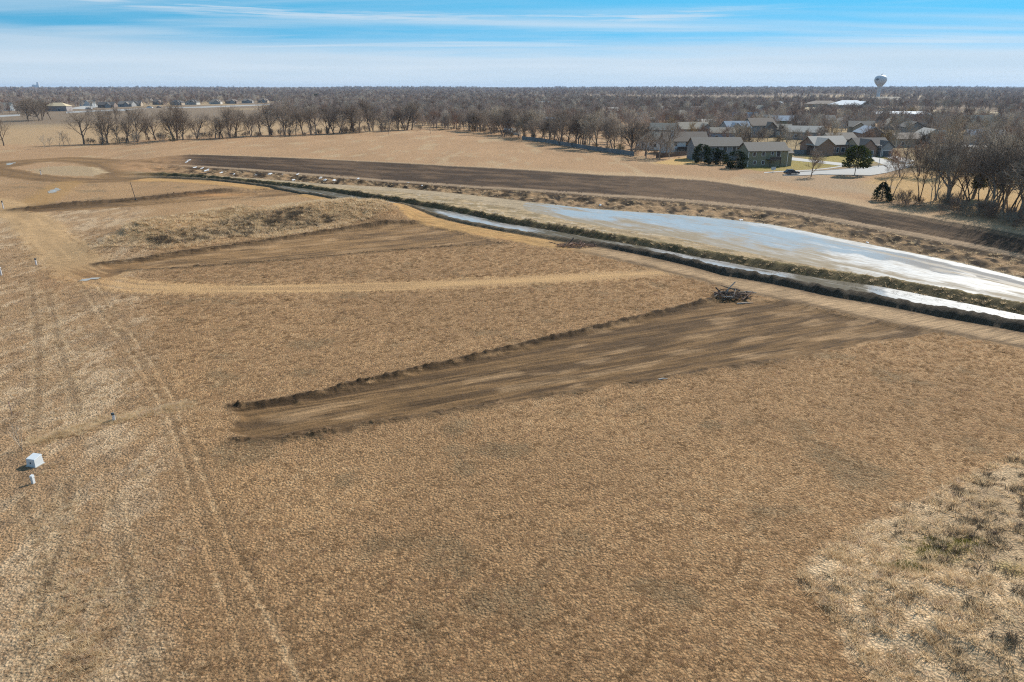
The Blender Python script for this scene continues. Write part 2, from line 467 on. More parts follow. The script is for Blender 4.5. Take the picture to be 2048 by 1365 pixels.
    blend(0.8 * sstep(-sd('thick', THICK, 15) + 6 * (fbm(X / 8, Y / 8, 3, 135) - .5), -1, 5), (0.42, 0.30, 0.135))
    blend(0.6 * sstep(-sd('strawg', STRAWG, 10) + 8 * (fbm(X / 5, Y / 5, 3, 136) - .5), -1, 4), (0.31, 0.25, 0.175))  # strip of pale greyish straw grass above the embankment
    # loop road, tracks
    for key, pp, wd in (('loop1', LOOP1, 9.0), ('loop2', LOOP2, 6.0)):
        d = ld(key, pp, 25) + n1 * 3.0
        blend(1 - sstep(d, wd * 0.75, wd * 1.15), C_SOIL * (0.75 + 0.6 * fbm(X / 14, Y / 3, 3, 140))[..., None], 0.1)
        rut = np.abs(d - wd * 0.45)
        blend(0.6 * np.exp(-(rut / 1.1) ** 2), C_SOILD * 1.4, 0.0)
    blend(sstep(-sd('oval', OVAL, 20) + n1 * 4, 0, 3), C_STRAW * 0.78)
    d = ld('xtrack', XTRACK, 15) + n1 * 2
    blend(0.8 * (1 - sstep(d, 2.5, 5.5)), C_YEL * 0.8, 0.2)
    # old pale track curving through the turf
    d = ld('track', TRACK, 15)
    st = fbm(m['track_s'] / 16, d * 2.2, 3, 141)
    wtr = (1 - sstep(d + n1 * 2.5, 2.2, 4.2)) * (1 - 0.75 * sstep(m['track_s'], 95, 145))
    blend(wtr * (0.25 + 0.75 * sstep(st, 0.3, 0.65)) * 0.85, np.array([0.385, 0.268, 0.140]) * (0.8 + 0.4 * st)[..., None], 0.45)
    d = ld('lroad', LROAD, 20)
    st = fbm(m['lroad_s'] / 14, d * 1.6, 3, 142)
    wlr = (1 - sstep(d + n1 * 3, 3.0, 6.0))
    blend(wlr * 0.9, np.array([0.33, 0.235, 0.13]) * (0.75 + 0.5 * st)[..., None], 0.25)
    end = sstep(m['lroad_s'], 95, 112) * wlr
    blend(end * sstep(st, 0.45, 0.6) * 0.85, C_SOILD * 1.2, 0.0)
    # mound and rough grass
    dm = sd('moundp', MOUND_PAT, 12) + n1 * 5
    wm = sstep(-dm, -1, 5)
    blend(wm * 0.75, np.array([0.36, 0.275, 0.160]) * (0.6 + 0.8 * fbm(X / 1.7, Y / 4, 4, 143))[..., None])
    blend(wm * 0.4 * sstep(fbm(X / 5, Y / 6, 3, 144), 0.52, 0.7), (0.21, 0.165, 0.09))
    dd = sd('moundd', MOUND_DARK, 10) + n1 * 5
    blend(0.55 * sstep(-dd, -1, 3), (0.13, 0.102, 0.07))
    # haul road
    dh = sd('haul', HAUL, 8) + n1 * 1.2
    on = sstep(-dh, -0.4, 0.8) * (r < R['A'] + 0.6)
    aY = math.atan2(*at(1060, 480)); aB = math.atan2(*at(1230, 510))
    brown = sstep(a, aY, aB)
    tr_ = (r - R['A']) / 9.0
    st = fbm(a * 60, tr_ * 9 + 3.3, 3, 150)
    yel = C_YEL * (0.62 + 0.75 * st)[..., None]
    brn = np.array([0.310, 0.228, 0.142]) * (0.72 + 0.45 * fbm(X / 7, Y / 5, 4, 151))[..., None]
    blend(on, yel * (1 - brown[..., None]) + brn * brown[..., None], 0.0)
    blend(on * (1 - brown) * 0.55 * sstep(st, 0.6, 0.75), C_ORG * 0.9)
    blend(on * brown * 0.8 * np.exp(-((dh + 0.6) / (0.3 + 0.006 * r)) ** 2), C_SOILD * 1.1)
    # pads of stripped soil: streaked by the blade along their length
    for key, fk, base, dk in (('pad1', 'p1f', C_SOIL * 0.92, C_SOILD * 1.05), ('pad2', 'p2f', C_SOIL * 1.25, C_SOILD * 1.5), ('pad3', 'p3f', C_SOIL * 1.25, C_SOILD * 1.5)):
        d = m[key]
        on2 = sstep(-d, -0.25, 0.45)
        ax_, ay_ = AXIS[key]
        u = X * ax_ + Y * ay_; v = -X * ay_ + Y * ax_
        v = v + 1.2 * (fbm(u / 18, v / 18, 2, 159) - 0.5)
        sA = fbm(u / 11 + 0.3, v / 0.9, 4, 160)
        sB = fbm(u / 5, v / 1.5, 4, 161)
        sC = fbm(u / 14, v / 0.35, 3, 162)
        cc = base * (0.72 + 0.56 * sB)[..., None]
        blend(on2, cc, 0.0)
        blend(on2 * 0.85 * sstep(sA, 0.50, 0.66), dk)
        blend(on2 * 0.65 * sstep(sC, 0.56, 0.70), dk * 0.8)
        blend(on2 * 0.55 * sstep(sB, 0.56, 0.74), C_SOILL * 1.05)
    # warm subsoil exposed at the ends
    i_org = np.exp(-((X - at(130, 0 + 560)[0]) ** 2 + (Y - at(130, 560)[1]) ** 2) / 60.0)
    blend(0.7 * i_org * med, C_ORG)
    ox, oy = at(410, 388)
    blend(0.9 * np.exp(-(((X - ox) / 9) ** 2 + ((Y - oy) / 3) ** 2)), C_ORG * 1.3)
    # clod ridges
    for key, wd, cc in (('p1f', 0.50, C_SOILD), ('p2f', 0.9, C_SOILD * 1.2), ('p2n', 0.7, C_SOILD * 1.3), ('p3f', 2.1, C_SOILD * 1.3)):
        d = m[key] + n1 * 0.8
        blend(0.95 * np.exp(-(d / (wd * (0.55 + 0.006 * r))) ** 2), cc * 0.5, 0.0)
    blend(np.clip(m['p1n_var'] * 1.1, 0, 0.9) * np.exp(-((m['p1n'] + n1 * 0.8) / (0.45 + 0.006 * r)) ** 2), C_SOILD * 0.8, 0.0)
    # trench line and straw spilled along it
    d = ld('trench', TRENCH, 5) + n1 * 1.6
    blend(0.85 * np.exp(-(d / 0.55) ** 2) * (0.35 + 1.1 * fbm(X / 2, Y / 2, 2, 170)), C_STRAW * 1.15)
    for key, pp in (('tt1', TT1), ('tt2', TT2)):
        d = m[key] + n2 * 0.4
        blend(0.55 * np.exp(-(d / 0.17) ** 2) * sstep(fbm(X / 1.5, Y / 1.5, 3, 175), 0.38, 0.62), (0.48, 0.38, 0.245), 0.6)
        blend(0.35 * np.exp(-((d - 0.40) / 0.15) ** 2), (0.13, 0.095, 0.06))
    for key, pp in (('tt3', TT3), ('tt4', TT4), ('tt5', TT5), ('tt6', TT6), ('tt7', TT7)):
        d = ld(key, pp, 4.0) + n1 * 0.7
        blend(0.35 * np.exp(-((d - 0.5) / 0.35) ** 2), C_STRAW)
        blend(0.50 * np.exp(-(d / 0.3) ** 2), (0.15, 0.11, 0.07))
    # weedy bank in the near right corner
    d = m['weeds'] + n1 * 2.0 + 1.5 * (fbm(X / 3, Y / 3, 2, 173) - .5)
    ww = sstep(-d, -0.3, 1.2)
    blend(ww * 0.9, np.array([0.58, 0.475, 0.325]) * (0.62 + 0.75 * fbm(X / 0.9, Y / 1.3, 4, 171))[..., None])
    d2 = sd('weedsd', WEEDS_DARK, 5) + n1 * 3
    blend(ww * sstep(-d2, -1, 2.0) * 0.8, np.array([0.33, 0.26, 0.17]) * (0.6 + 0.8 * fbm(X / 1.1, Y / 1.4, 3, 172))[..., None])
    for gx, gy, gr in ((1880, 1095, 1.5), (1815, 1125, 0.9), (1940, 1085, 1.0), (2020, 1150, .8)):
        q = at(gx, gy, 0.9)
        blend(0.75 * np.exp(-((X - q[0]) ** 2 + (Y - q[1]) ** 2 * 1.6) / gr ** 2) * (0.4 + 0.9 * med), (0.20, 0.18, 0.03))
    # ---- the cut: ditch, basin, embankment
    inb = w * (r > R['A'] - 0.3)
    wc = lambda lo, hi: inb * (r > R[lo]) * (r <= R[hi])
    nb = fbm(X / 2.5, Y / 2.5, 4, 180)
    nl = fbm(a * 90, r / 2.0, 4, 181)
    blend(wc('A', 'C'), np.array([0.20, 0.165, 0.11]) * (0.5 + 0.9 * nb)[..., None], 0.0)
    blend(inb * (tb > -0.05) * (tb < 1.0) * (0.60 + 0.38 * brown), C_WET * 1.1, 0.0)
    blend(wc('C', 'D'), np.array([0.085, 0.070, 0.036]) * (0.6 + 0.8 * nb)[..., None], 0.0)
    blend(wc('C', 'D') * sstep(tCD, 0.80, 0.98) * 0.6, (0.21, 0.18, 0.09), 0.3)
    blend(wc('D', 'E'), C_MUD * (0.40 + 1.15 * nl)[..., None], 0.0)
    blend(wc('D', 'E') * sstep(nb, 0.48, 0.66) * (1 - 0.6 * tDE) * 0.85, (0.12, 0.105, 0.058), 0.3)
    blend(wc('D', 'E') * sstep(fbm(a * 70, r / 1.4, 4, 186), 0.58, 0.72) * 0.6, (0.36, 0.33, 0.28), 0.0)
    blend(wc('E', 'F'), np.array([0.29, 0.245, 0.175]) * (0.75 + 0.5 * nl)[..., None], 0.0)
    blend(wc('E', 'F') * sstep(nl, 0.55, 0.75) * 0.7, (0.17, 0.145, 0.10), 0.0)
    blend(wc('F', 'G'), C_ROUGH * (0.15 + 1.6 * sstep(fbm(X / 1.5, Y / 2.5, 4, 183), 0.28, 0.72))[..., None], 0.3)
    blend(wc('F', 'G') * sstep(tFG + 0.25 * n1, 0.72, 0.92) * 0.9, C_SOILD * 0.7, 0.0)
    blend(wc('G', 'H'), np.array([0.225, 0.172, 0.118]) * (0.8 + 0.4 * nl)[..., None], 0.0)
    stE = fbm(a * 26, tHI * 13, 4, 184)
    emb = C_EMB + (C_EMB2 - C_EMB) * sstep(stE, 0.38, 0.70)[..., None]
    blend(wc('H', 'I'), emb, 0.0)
    blend(inb * np.exp(-((r - R['I'] - 0.5) / 1.6) ** 2) * 0.6, (0.36, 0.285, 0.19), 0.5)
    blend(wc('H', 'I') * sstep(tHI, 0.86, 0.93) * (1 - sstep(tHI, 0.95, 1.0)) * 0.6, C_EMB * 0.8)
    blend(wc('H', 'I') * sstep(a, math.atan2(*at(1255, 370)), math.atan2(*at(1262, 370))) * (1 - sstep(a, 0.34, 0.42)) * 0.45, C_EMB2 * 1.05, 0.0)
    # warm earth at the left end of the embankment
    wo_ = (1 - sstep(a, math.atan2(*at(330, 330)), math.atan2(*at(405, 330)))) * sstep(a, math.atan2(*at(200, 330)), math.atan2(*at(262, 330))) * (r > R['E']) * (r < R['I'] + 2)
    blend(wo_ * 0.85, np.array([0.23, 0.148, 0.082]) * (0.55 + 0.9 * nb)[..., None], 0.0)
    c = c * np.array([1.14, 1.03, 0.93])
    return z, np.clip(c, 0.008, 0.8), det


def place(x, y):
    z = 0.0
    for _ in range(4):
        X, Y = at(x, y, z)
        z = float(terrain(np.array([X]), np.array([Y]), False)[0])
    return Vector((X, Y, z))


def ground_z(X, Y):
    return float(terrain(np.array([X]), np.array([Y]), False)[0])


# grid: rows closer together near the camera and following the break lines, columns fanned out;
# the far rows run to the horizon
fine = np.radians(np.arange(-46.0, 46.001, 0.1))
coarse = np.radians(np.arange(52.0, 312.0, 6.0))
cols = np.concatenate([fine, coarse])


def row_steps(r0, r1):
    out = [r0]
    while out[-1] < r1:
        q = out[-1]
        dr = 0.95 * (q * q + CAM_H ** 2) / (CAM_H * 711.0)
        dr = min(dr, (0.0075 if q < 300 else 0.012 if q < 600 else 0.035) * q)
        out.append(q + dr)
    out = np.array(out)
    return (out - out[0]) / (out[-1] - out[0])


_, _, RL, _ = section(np.sin(cols) * 100, np.cos(cols) * 100)
nc = len(cols)
bands = [np.array([0.5, 6.0, 12.0, 17.0])[:, None] * np.ones((1, nc))]
prev_ = np.full(nc, 21.0)
stops = [(RL['A'], row_steps(21, 130)), (RL['A'] + np.minimum(3.0, (RL['C'] - RL['A']) * 0.45), np.linspace(0, 1, 9)),
         (RL['C'], np.linspace(0, 1, 8)), (RL['D'], np.linspace(0, 1, 9)), (RL['E'], np.linspace(0, 1, 15)),
         (RL['F'], np.linspace(0, 1, 26)), (RL['G'], np.linspace(0, 1, 20)), (RL['H'], np.linspace(0, 1, 6)),
         (RL['I'], np.linspace(0, 1, 18)), (np.full(nc, 620.0), row_steps(200, 620)), (np.full(nc, 16000.0), row_steps(620, 16000))]
for tgt, f_ in stops:
    tgt = np.maximum(tgt, prev_ + 0.3)
    f_ = f_[:-1]
    bands.append(prev_[None, :] + (tgt - prev_)[None, :] * f_[:, None])
    prev_ = tgt
bands.append(prev_[None, :])
RR = np.concatenate(bands, 0)
AA = np.ones((len(RR), 1)) * cols[None, :]
GX = RR * np.sin(AA); GY = RR * np.cos(AA)
gz, gc, gdet = terrain(GX.ravel(), GY.ravel())
nr, nc = RR.shape
verts = np.stack([GX.ravel(), GY.ravel(), gz], 1)
ii, jj = np.meshgrid(np.arange(nr - 1), np.arange(nc), indexing='ij')
j2 = (jj + 1) % nc
quads = np.stack([ii * nc + jj, ii * nc + j2, (ii + 1) * nc + j2, (ii + 1) * nc + jj], -1).reshape(-1, 4)


def mesh_np(name, v, q, smooth=True):
    me = bpy.data.meshes.new(name)
    v = np.asarray(v, np.float32); q = np.asarray(q, np.int32)
    k = q.shape[1]
    me.vertices.add(len(v)); me.vertices.foreach_set('co', v.ravel())
    me.loops.add(q.size); me.loops.foreach_set('vertex_index', q.ravel())
    me.polygons.add(len(q))
    me.polygons.foreach_set('loop_start', np.arange(0, q.size, k, dtype=np.int32))
    if smooth:
        me.polygons.foreach_set('use_smooth', np.ones(len(q), bool))
    me.update()
    return me


def vattr(me, name, data, typ='FLOAT'):
    at_ = me.attributes.new(name, typ, 'POINT')
    if typ == 'FLOAT':
        at_.data.foreach_set('value', np.asarray(data, np.float32).ravel())
    elif typ == 'INT':
        at_.data.foreach_set('value', np.asarray(data, np.int32).ravel())
    elif typ == 'FLOAT_VECTOR':
        at_.data.foreach_set('vector', np.asarray(data, np.float32).ravel())
    else:
        d = np.asarray(data, np.float32)
        d = np.concatenate([d, np.ones((len(d), 1), np.float32)], 1)
        at_.data.foreach_set('color', d.ravel())


def link(ob, parent=None):
    col.objects.link(ob)
    if parent is not None:
        ob.parent = parent
    return ob


def tag(o, label=None, cat=None, group=None, kind=None):
    if label: o['label'] = label
    if cat: o['category'] = cat
    if group: o['group'] = group
    if kind: o['kind'] = kind
    return o


def empty(name, loc, rz=0.0):
    o = bpy.data.objects.new(name, None)
    o.location = loc
    o.rotation_euler = (0, 0, rz)
    o.empty_display_size = 0.2
    return link(o)


# ------------------------------------------------------------------ materials
MATS = {}


def mat_new(name):
    m = bpy.data.materials.new(name)
    m.use_nodes = True
    MATS[name] = m
    return m, NT(m.node_tree)


def plain(name, c, rough=0.8, var=0.15, scale=1.5, metal=0.0, bump=0.0, obj_var=0.0):
    if name in MATS:
        return MATS[name]
    m, T = mat_new(name)
    t = T.n('ShaderNodeTexCoord')
    nz = T.n('ShaderNodeTexNoise', ins={'Vector': t.outputs['Object'], 'Scale': scale, 'Detail': 5.0, 'Roughness': 0.6})
    f = T.math('ADD', T.math('MULTIPLY', nz.outputs[0], 2 * var), 1.0 - var)
    if obj_var:
        oi = T.n('ShaderNodeObjectInfo')
        f = T.math('MULTIPLY', f, T.math('ADD', T.math('MULTIPLY', oi.outputs['Random'], 2 * obj_var), 1.0 - obj_var))
    cc = T.n('ShaderNodeVectorMath', operation='SCALE', ins={0: c, 'Scale': f})
    b = T.n('ShaderNodeBsdfPrincipled', ins={'Base Color': cc.outputs[0], 'Roughness': rough, 'Metallic': metal})
    if bump:
        bp = T.n('ShaderNodeBump', ins={'Strength': 0.6, 'Distance': bump, 'Height': nz.outputs[0]})
        T.link(bp.outputs[0], b.inputs['Normal'])
    o = T.n('ShaderNodeOutputMaterial')
    T.link(b.outputs[0], o.inputs[0])
    return m


def ground_mat():
    m, T = mat_new('ground')
    ca = T.n('ShaderNodeAttribute', attribute_name='albedo')
    da = T.n('ShaderNodeAttribute', attribute_name='turf')
    g = T.n('ShaderNodeNewGeometry')
    pos = g.outputs['Position']
    n1 = T.n('ShaderNodeTexNoise', ins={'Vector': pos, 'Scale': 5.5, 'Detail': 7.0, 'Roughness': 0.72})
    n2 = T.n('ShaderNodeTexNoise', ins={'Vector': pos, 'Scale': 1.1, 'Detail': 5.0, 'Roughness': 0.65})
    n3 = T.n('ShaderNodeTexNoise', ins={'Vector': pos, 'Scale': 9.0, 'Detail': 3.0, 'Roughness': 0.7})
    vo = T.n('ShaderNodeTexVoronoi', feature='F1', ins={'Vector': pos, 'Scale': 6.2, 'Randomness': 1.0})
    # turf speckle: bleached tips over dark thatch; soil: crumbs
    sp = T.math('MULTIPLY', T.math('SUBTRACT', n1.outputs[0], 0.5), 2.3)
    sp = T.math('ADD', sp, T.math('MULTIPLY', T.math('SUBTRACT', n2.outputs[0], 0.5), 0.55))
    amt = T.math('ADD', 0.42, T.math('MULTIPLY', da.outputs['Fac'], 0.65))
    gap_shade = T.math('MULTIPLY', T.smooth(vo.outputs['Distance'], 0.30, 0.62), T.math('MULTIPLY', da.outputs['Fac'], 0.28))  # shade in the gaps between clumps, put into the turf colour
    f = T.math('ADD', T.math('SUBTRACT', 1.08, gap_shade), T.math('MULTIPLY', sp, amt))
    f = T.math('MAXIMUM', f, 0.22)
    cc = T.n('ShaderNodeVectorMath', operation='SCALE', ins={0: ca.outputs['Color'], 'Scale': f})
    warm = T.mix(T.math('MULTIPLY', da.outputs['Fac'], T.smooth(n3.outputs[0], 0.45, 0.75)), cc.outputs[0],
                 T.mix(1.0, cc.outputs[0], (1.10, 0.94, 0.86), 'MULTIPLY'))
    AX = AXIS['pad1']
    sx_ = T.n('ShaderNodeSeparateXYZ', ins={0: pos})
    u_ = T.math('ADD', T.math('MULTIPLY', sx_.outputs[0], AX[0]), T.math('MULTIPLY', sx_.outputs[1], AX[1]))
    v_ = T.math('SUBTRACT', T.math('MULTIPLY', sx_.outputs[1], AX[0]), T.math('MULTIPLY', sx_.outputs[0], AX[1]))
    uv_ = T.n('ShaderNodeCombineXYZ', ins={0: T.math('MULTIPLY', u_, 0.22), 1: T.math('MULTIPLY', v_, 2.6), 2: 0.0})
    n4 = T.n('ShaderNodeTexNoise', ins={'Vector': uv_.outputs[0], 'Scale': 1.0, 'Detail': 6.0, 'Roughness': 0.65})
    soil = T.math('SUBTRACT', 1.0, da.outputs['Fac'])
    sf = T.math('ADD', 1.0, T.math('MULTIPLY', T.math('MULTIPLY', T.math('SUBTRACT', n4.outputs[0], 0.5), 2.4), soil))
    wv = T.n('ShaderNodeVectorMath', operation='SCALE', ins={0: warm, 'Scale': T.math('MAXIMUM', sf, 0.35)})
    warm = wv.outputs[0]
    b = T.n('ShaderNodeBsdfPrincipled', ins={'Base Color': warm, 'Roughness': 0.95, 'Specular IOR Level': 0.15})
    h = T.math('ADD', T.math('MULTIPLY', n1.outputs[0], 1.0), T.math('ADD', T.math('MULTIPLY', n2.outputs[0], 0.8), T.math('MULTIPLY', T.math('MULTIPLY', n4.outputs[0], soil), 1.2)))
    h = T.math('SUBTRACT', h, T.math('MULTIPLY', T.math('MULTIPLY', vo.outputs['Distance'], da.outputs['Fac']), 0.8))
    bp = T.n('ShaderNodeBump', ins={'Strength': 1.0, 'Distance': 0.16, 'Height': h})
    T.link(bp.outputs[0], b.inputs['Normal'])
    o = T.n('ShaderNodeOutputMaterial')
    T.link(b.outputs[0], o.inputs[0])
    return m


gm = mesh_np('ground', verts, quads)
vattr(gm, 'albedo', gc, 'FLOAT_COLOR')
vattr(gm, 'turf', gdet)
gm.materials.append(ground_mat())
ground = link(bpy.data.objects.new('ground', gm))
tag(ground, 'dry brown field with graded bare soil strips reaching to the horizon', 'ground', kind='structure')

# ------------------------------------------------------------------ water and ice
def water_mat(name, m1=(0.17, 0.130, 0.080), m2=(0.37, 0.30, 0.21)):
    m, T = mat_new(name)
    ia = T.n('ShaderNodeAttribute', attribute_name='ice')
    ma = T.n('ShaderNodeAttribute', attribute_name='mud')
    g = T.n('ShaderNodeNewGeometry')
    sp_ = T.n('ShaderNodeSeparateXYZ', ins={0: g.outputs['Position']})
    wu = T.math('SUBTRACT', T.math('MULTIPLY', sp_.outputs[0], 0.58), T.math('MULTIPLY', sp_.outputs[1], 0.81))
    wv = T.math('ADD', T.math('MULTIPLY', sp_.outputs[0], 0.81), T.math('MULTIPLY', sp_.outputs[1], 0.58))
    wc_ = T.n('ShaderNodeCombineXYZ', ins={0: T.math('MULTIPLY', wu, 0.10), 1: T.math('MULTIPLY', wv, 0.42), 2: 0.0})
    nz = T.n('ShaderNodeTexNoise', ins={'Vector': wc_.outputs[0], 'Scale': 1.0, 'Detail': 8.0, 'Roughness': 0.68, 'Distortion': 0.9})
    nf = T.n('ShaderNodeTexNoise', ins={'Vector': wc_.outputs[0], 'Scale': 5.0, 'Detail': 5.0, 'Roughness': 0.6})
    thr = T.math('ADD', ia.outputs['Fac'], T.math('MULTIPLY', T.math('SUBTRACT', nz.outputs[0], 0.5), 2.2))
    ice = T.smooth(thr, 0.20, 0.95)
    mthr = T.math('ADD', ma.outputs['Fac'], T.math('MULTIPLY', T.math('SUBTRACT', T.math('SUBTRACT', 1.0, nz.outputs[0]), 0.5), 2.0))
    mud = T.smooth(mthr, 0.15, 0.95)
    wcol = T.mix(nf.outputs[0], (0.27, 0.25, 0.235), (0.48, 0.45, 0.42))
    icol = T.mix(T.smooth(nf.outputs[0], 0.3, 0.7), (0.29, 0.28, 0.265), (0.53, 0.52, 0.50))
    mcol = T.mix(nf.outputs[0], m1, m2)
    c = T.mix(ice, wcol, icol)
    c = T.mix(mud, c, mcol)
    rg = T.math('ADD', T.math('ADD', 0.13, T.math('MULTIPLY', ice, 0.35)), T.math('MULTIPLY', mud, 0.45), clamp=True)
    b = T.n('ShaderNodeBsdfPrincipled', ins={'Base Color': c, 'Roughness': rg, 'IOR': 1.33, 'Specular IOR Level': T.math('SUBTRACT', 0.5, T.math('MULTIPLY', mud, 0.42))})
    bp = T.n('ShaderNodeBump', ins={'Strength': 0.25, 'Distance': 0.03, 'Height': T.math('MULTIPLY', nf.outputs[0], T.math('MAXIMUM', ice, mud))})
    T.link(bp.outputs[0], b.inputs['Normal'])
    o = T.n('ShaderNodeOutputMaterial')
    T.link(b.outputs[0], o.inputs[0])
    return m


WM = water_mat('water_and_ice')
WM2 = water_mat('ditch_water', (0.040, 0.034, 0.022), (0.15, 0.125, 0.083))


def sheet(name, k0, k1, f0, f1, z, x0, x1, na, nt, fn):
    """a level sheet between two break lines; fn(px, t) -> ice, mud"""
    a = np.linspace(math.atan2(*at(x0[0], x0[1])), math.atan2(*at(x1[0], x1[1])), na)
    t = np.linspace(f0, f1, nt)
    _, _, R, _ = section(np.sin(a) * 100, np.cos(a) * 100)
    A0 = R[k0]
    if k0 == 'A':
        A0 = R['A'] + np.minimum(3.0, (R['C'] - R['A']) * 0.45) * 0.8
    rr = A0[None, :] + (R[k1] - A0)[None, :] * t[:, None]
    X = rr * np.sin(a)[None, :]; Y = rr * np.cos(a)[None, :]
    px = 1024 + F * X / (Y * CP + (CAM_H - z) * SP)       # which stretch of the water this is
    tt = t[:, None] * np.ones_like(px)
    ice, mud = fn(px, tt)
    i, j = np.meshgrid(np.arange(nt - 1), np.arange(na - 1), indexing='ij')
    q = np.stack([i * na + j, i * na + j + 1, (i + 1) * na + j + 1, (i + 1) * na + j], -1).reshape(-1, 4)
    me = mesh_np(name, np.stack([X.ravel(), Y.ravel(), np.full(X.size, z)], 1), q)
    vattr(me, 'ice', ice); vattr(me, 'mud', mud)
    me.materials.append(WM)
    return link(bpy.data.objects.new(name, me))


def pond_fn(px, t):
    n = fbm(px / 60, t * 5, 3, 300) - 0.5
    rim = sstep(t + n * 0.12, 0.80, 0.93) * sstep(px, 1420, 1560)
    rightice = sstep(px + n * 260, 1560, 1720) * (1 - sstep(t + n * 0.35, 0.50, 0.64))
    ice = np.maximum(rim, rightice * 0.9)
    ice = np.maximum(ice, 0.55 * np.exp(-((px - 1650) / 60) ** 2 - ((t - 0.66) / 0.06) ** 2))
    ice = np.maximum(ice, 0.62 * sstep(px, 1860, 1950) * (t < 0.62 + n))
    ice = np.maximum(ice, 0.20)
    mud = np.maximum(1 - sstep(t + n * 0.6, 0.12, 0.72), 0) * (1 - 0.35 * sstep(px, 1650, 1850))
    mud = np.maximum(mud, (0.85 * (1 - sstep(px + n * 300, 1030, 1260))))
    mud = np.maximum(mud, 0.75 * np.exp(-((t - (0.80 - 0.03 * (px - 1700) / 100)) / 0.055) ** 2) * sstep(px, 1640, 1720))
    mud = np.maximum(mud, 0.75 * np.exp(-((t - 0.62) / 0.05) ** 2) * sstep(px, 1830, 1880))
    mud = np.maximum(mud, 0.42 * sstep(fbm(px / 90, t * 4, 3, 301), 0.45, 0.65))
    return ice, mud * 0.85


pond = sheet('pond', 'E', 'F', 0.0, 1.0, -1.985, (1030, 420), (2500, 640), 260, 60, pond_fn)
tag(pond, 'half frozen pond on the basin floor with white ice along its edge', 'pond', kind='structure')


def ditch_fn(px, t):
    n = fbm(px / 40, t * 4, 3, 310) - 0.5
    ice = sstep(px + n * 60, 1745, 1790) * (1 - 0.9 * sstep(1 - t + n * .2, 0.80, 0.95))
    ice = np.maximum(ice, 0.30)
    mud = np.zeros_like(px)
    mud = np.maximum(mud, 0.85 * (1 - sstep(px + n * 120, 860, 960)))
    mud = np.maximum(mud, 0.8 * sstep(px + n * 80, 1030, 1090) * (1 - sstep(px + n * 60, 1290, 1340)))
    mud = np.maximum(mud, 0.95 * sstep(px + n * 60, 1540, 1590) * (1 - sstep(px + n * 30, 1725, 1760)))
    mud = np.maximum(mud, 0.6 * sstep(t + n * .3, 0.75, 0.95) * (px < 1740))
    return ice, mud


ditch = sheet('ditch_water', 'A', 'C', 0.05, 1.08, -0.80, (520, 370), (2500, 760), 400, 14, ditch_fn)
ditch.data.materials[0] = WM2
tag(ditch, 'narrow drainage ditch water, blue in the middle and iced over at right', 'ditch', kind='structure')
for nm, cx, cy, rx, ry, k in (('puddle', 108, 382, 17, 6, 0), ('puddle', 178, 559, 24, 3.5, 0), ('puddle', 22, 328, 14, 3, 0)):
    ring = []
    for q in range(40):
        th = q / 40 * 2 * math.pi
        f = 0.25 + 1.1 * float(fbm(np.array([math.cos(th) * 2.6 + cx]), np.array([math.sin(th) * 1.6 + cy]), 3, 5)[0])
        ring.append(place(cx + rx * f * math.cos(th) + ry * 0.6 * math.sin(th), cy - ry * f * math.sin(th) + (rx * 0.16 * math.cos(th) if k else -rx * .1 * math.cos(th))))
    zc = sum(p.z for p in ring) / 40 + 0.04
    cen = Vector((sum(p.x for p in ring) / 40, sum(p.y for p in ring) / 40, 0))
    v = [(p.x - cen.x, p.y - cen.y, 0) for p in ring] + [(0, 0, 0)]
    me = bpy.data.meshes.new(nm)
    me.from_pydata(v, [], [(q, (q + 1) % 40, 40) for q in range(40)])
    vattr(me, 'ice', [1.0 if k else 0.1] * 41); vattr(me, 'mud', [0.75] * 40 + [0.3])
    me.materials.append(WM)
    o = link(bpy.data.objects.new(nm, me))
    o.location = (cen.x, cen.y, zc)
    tag(o, kind='structure')


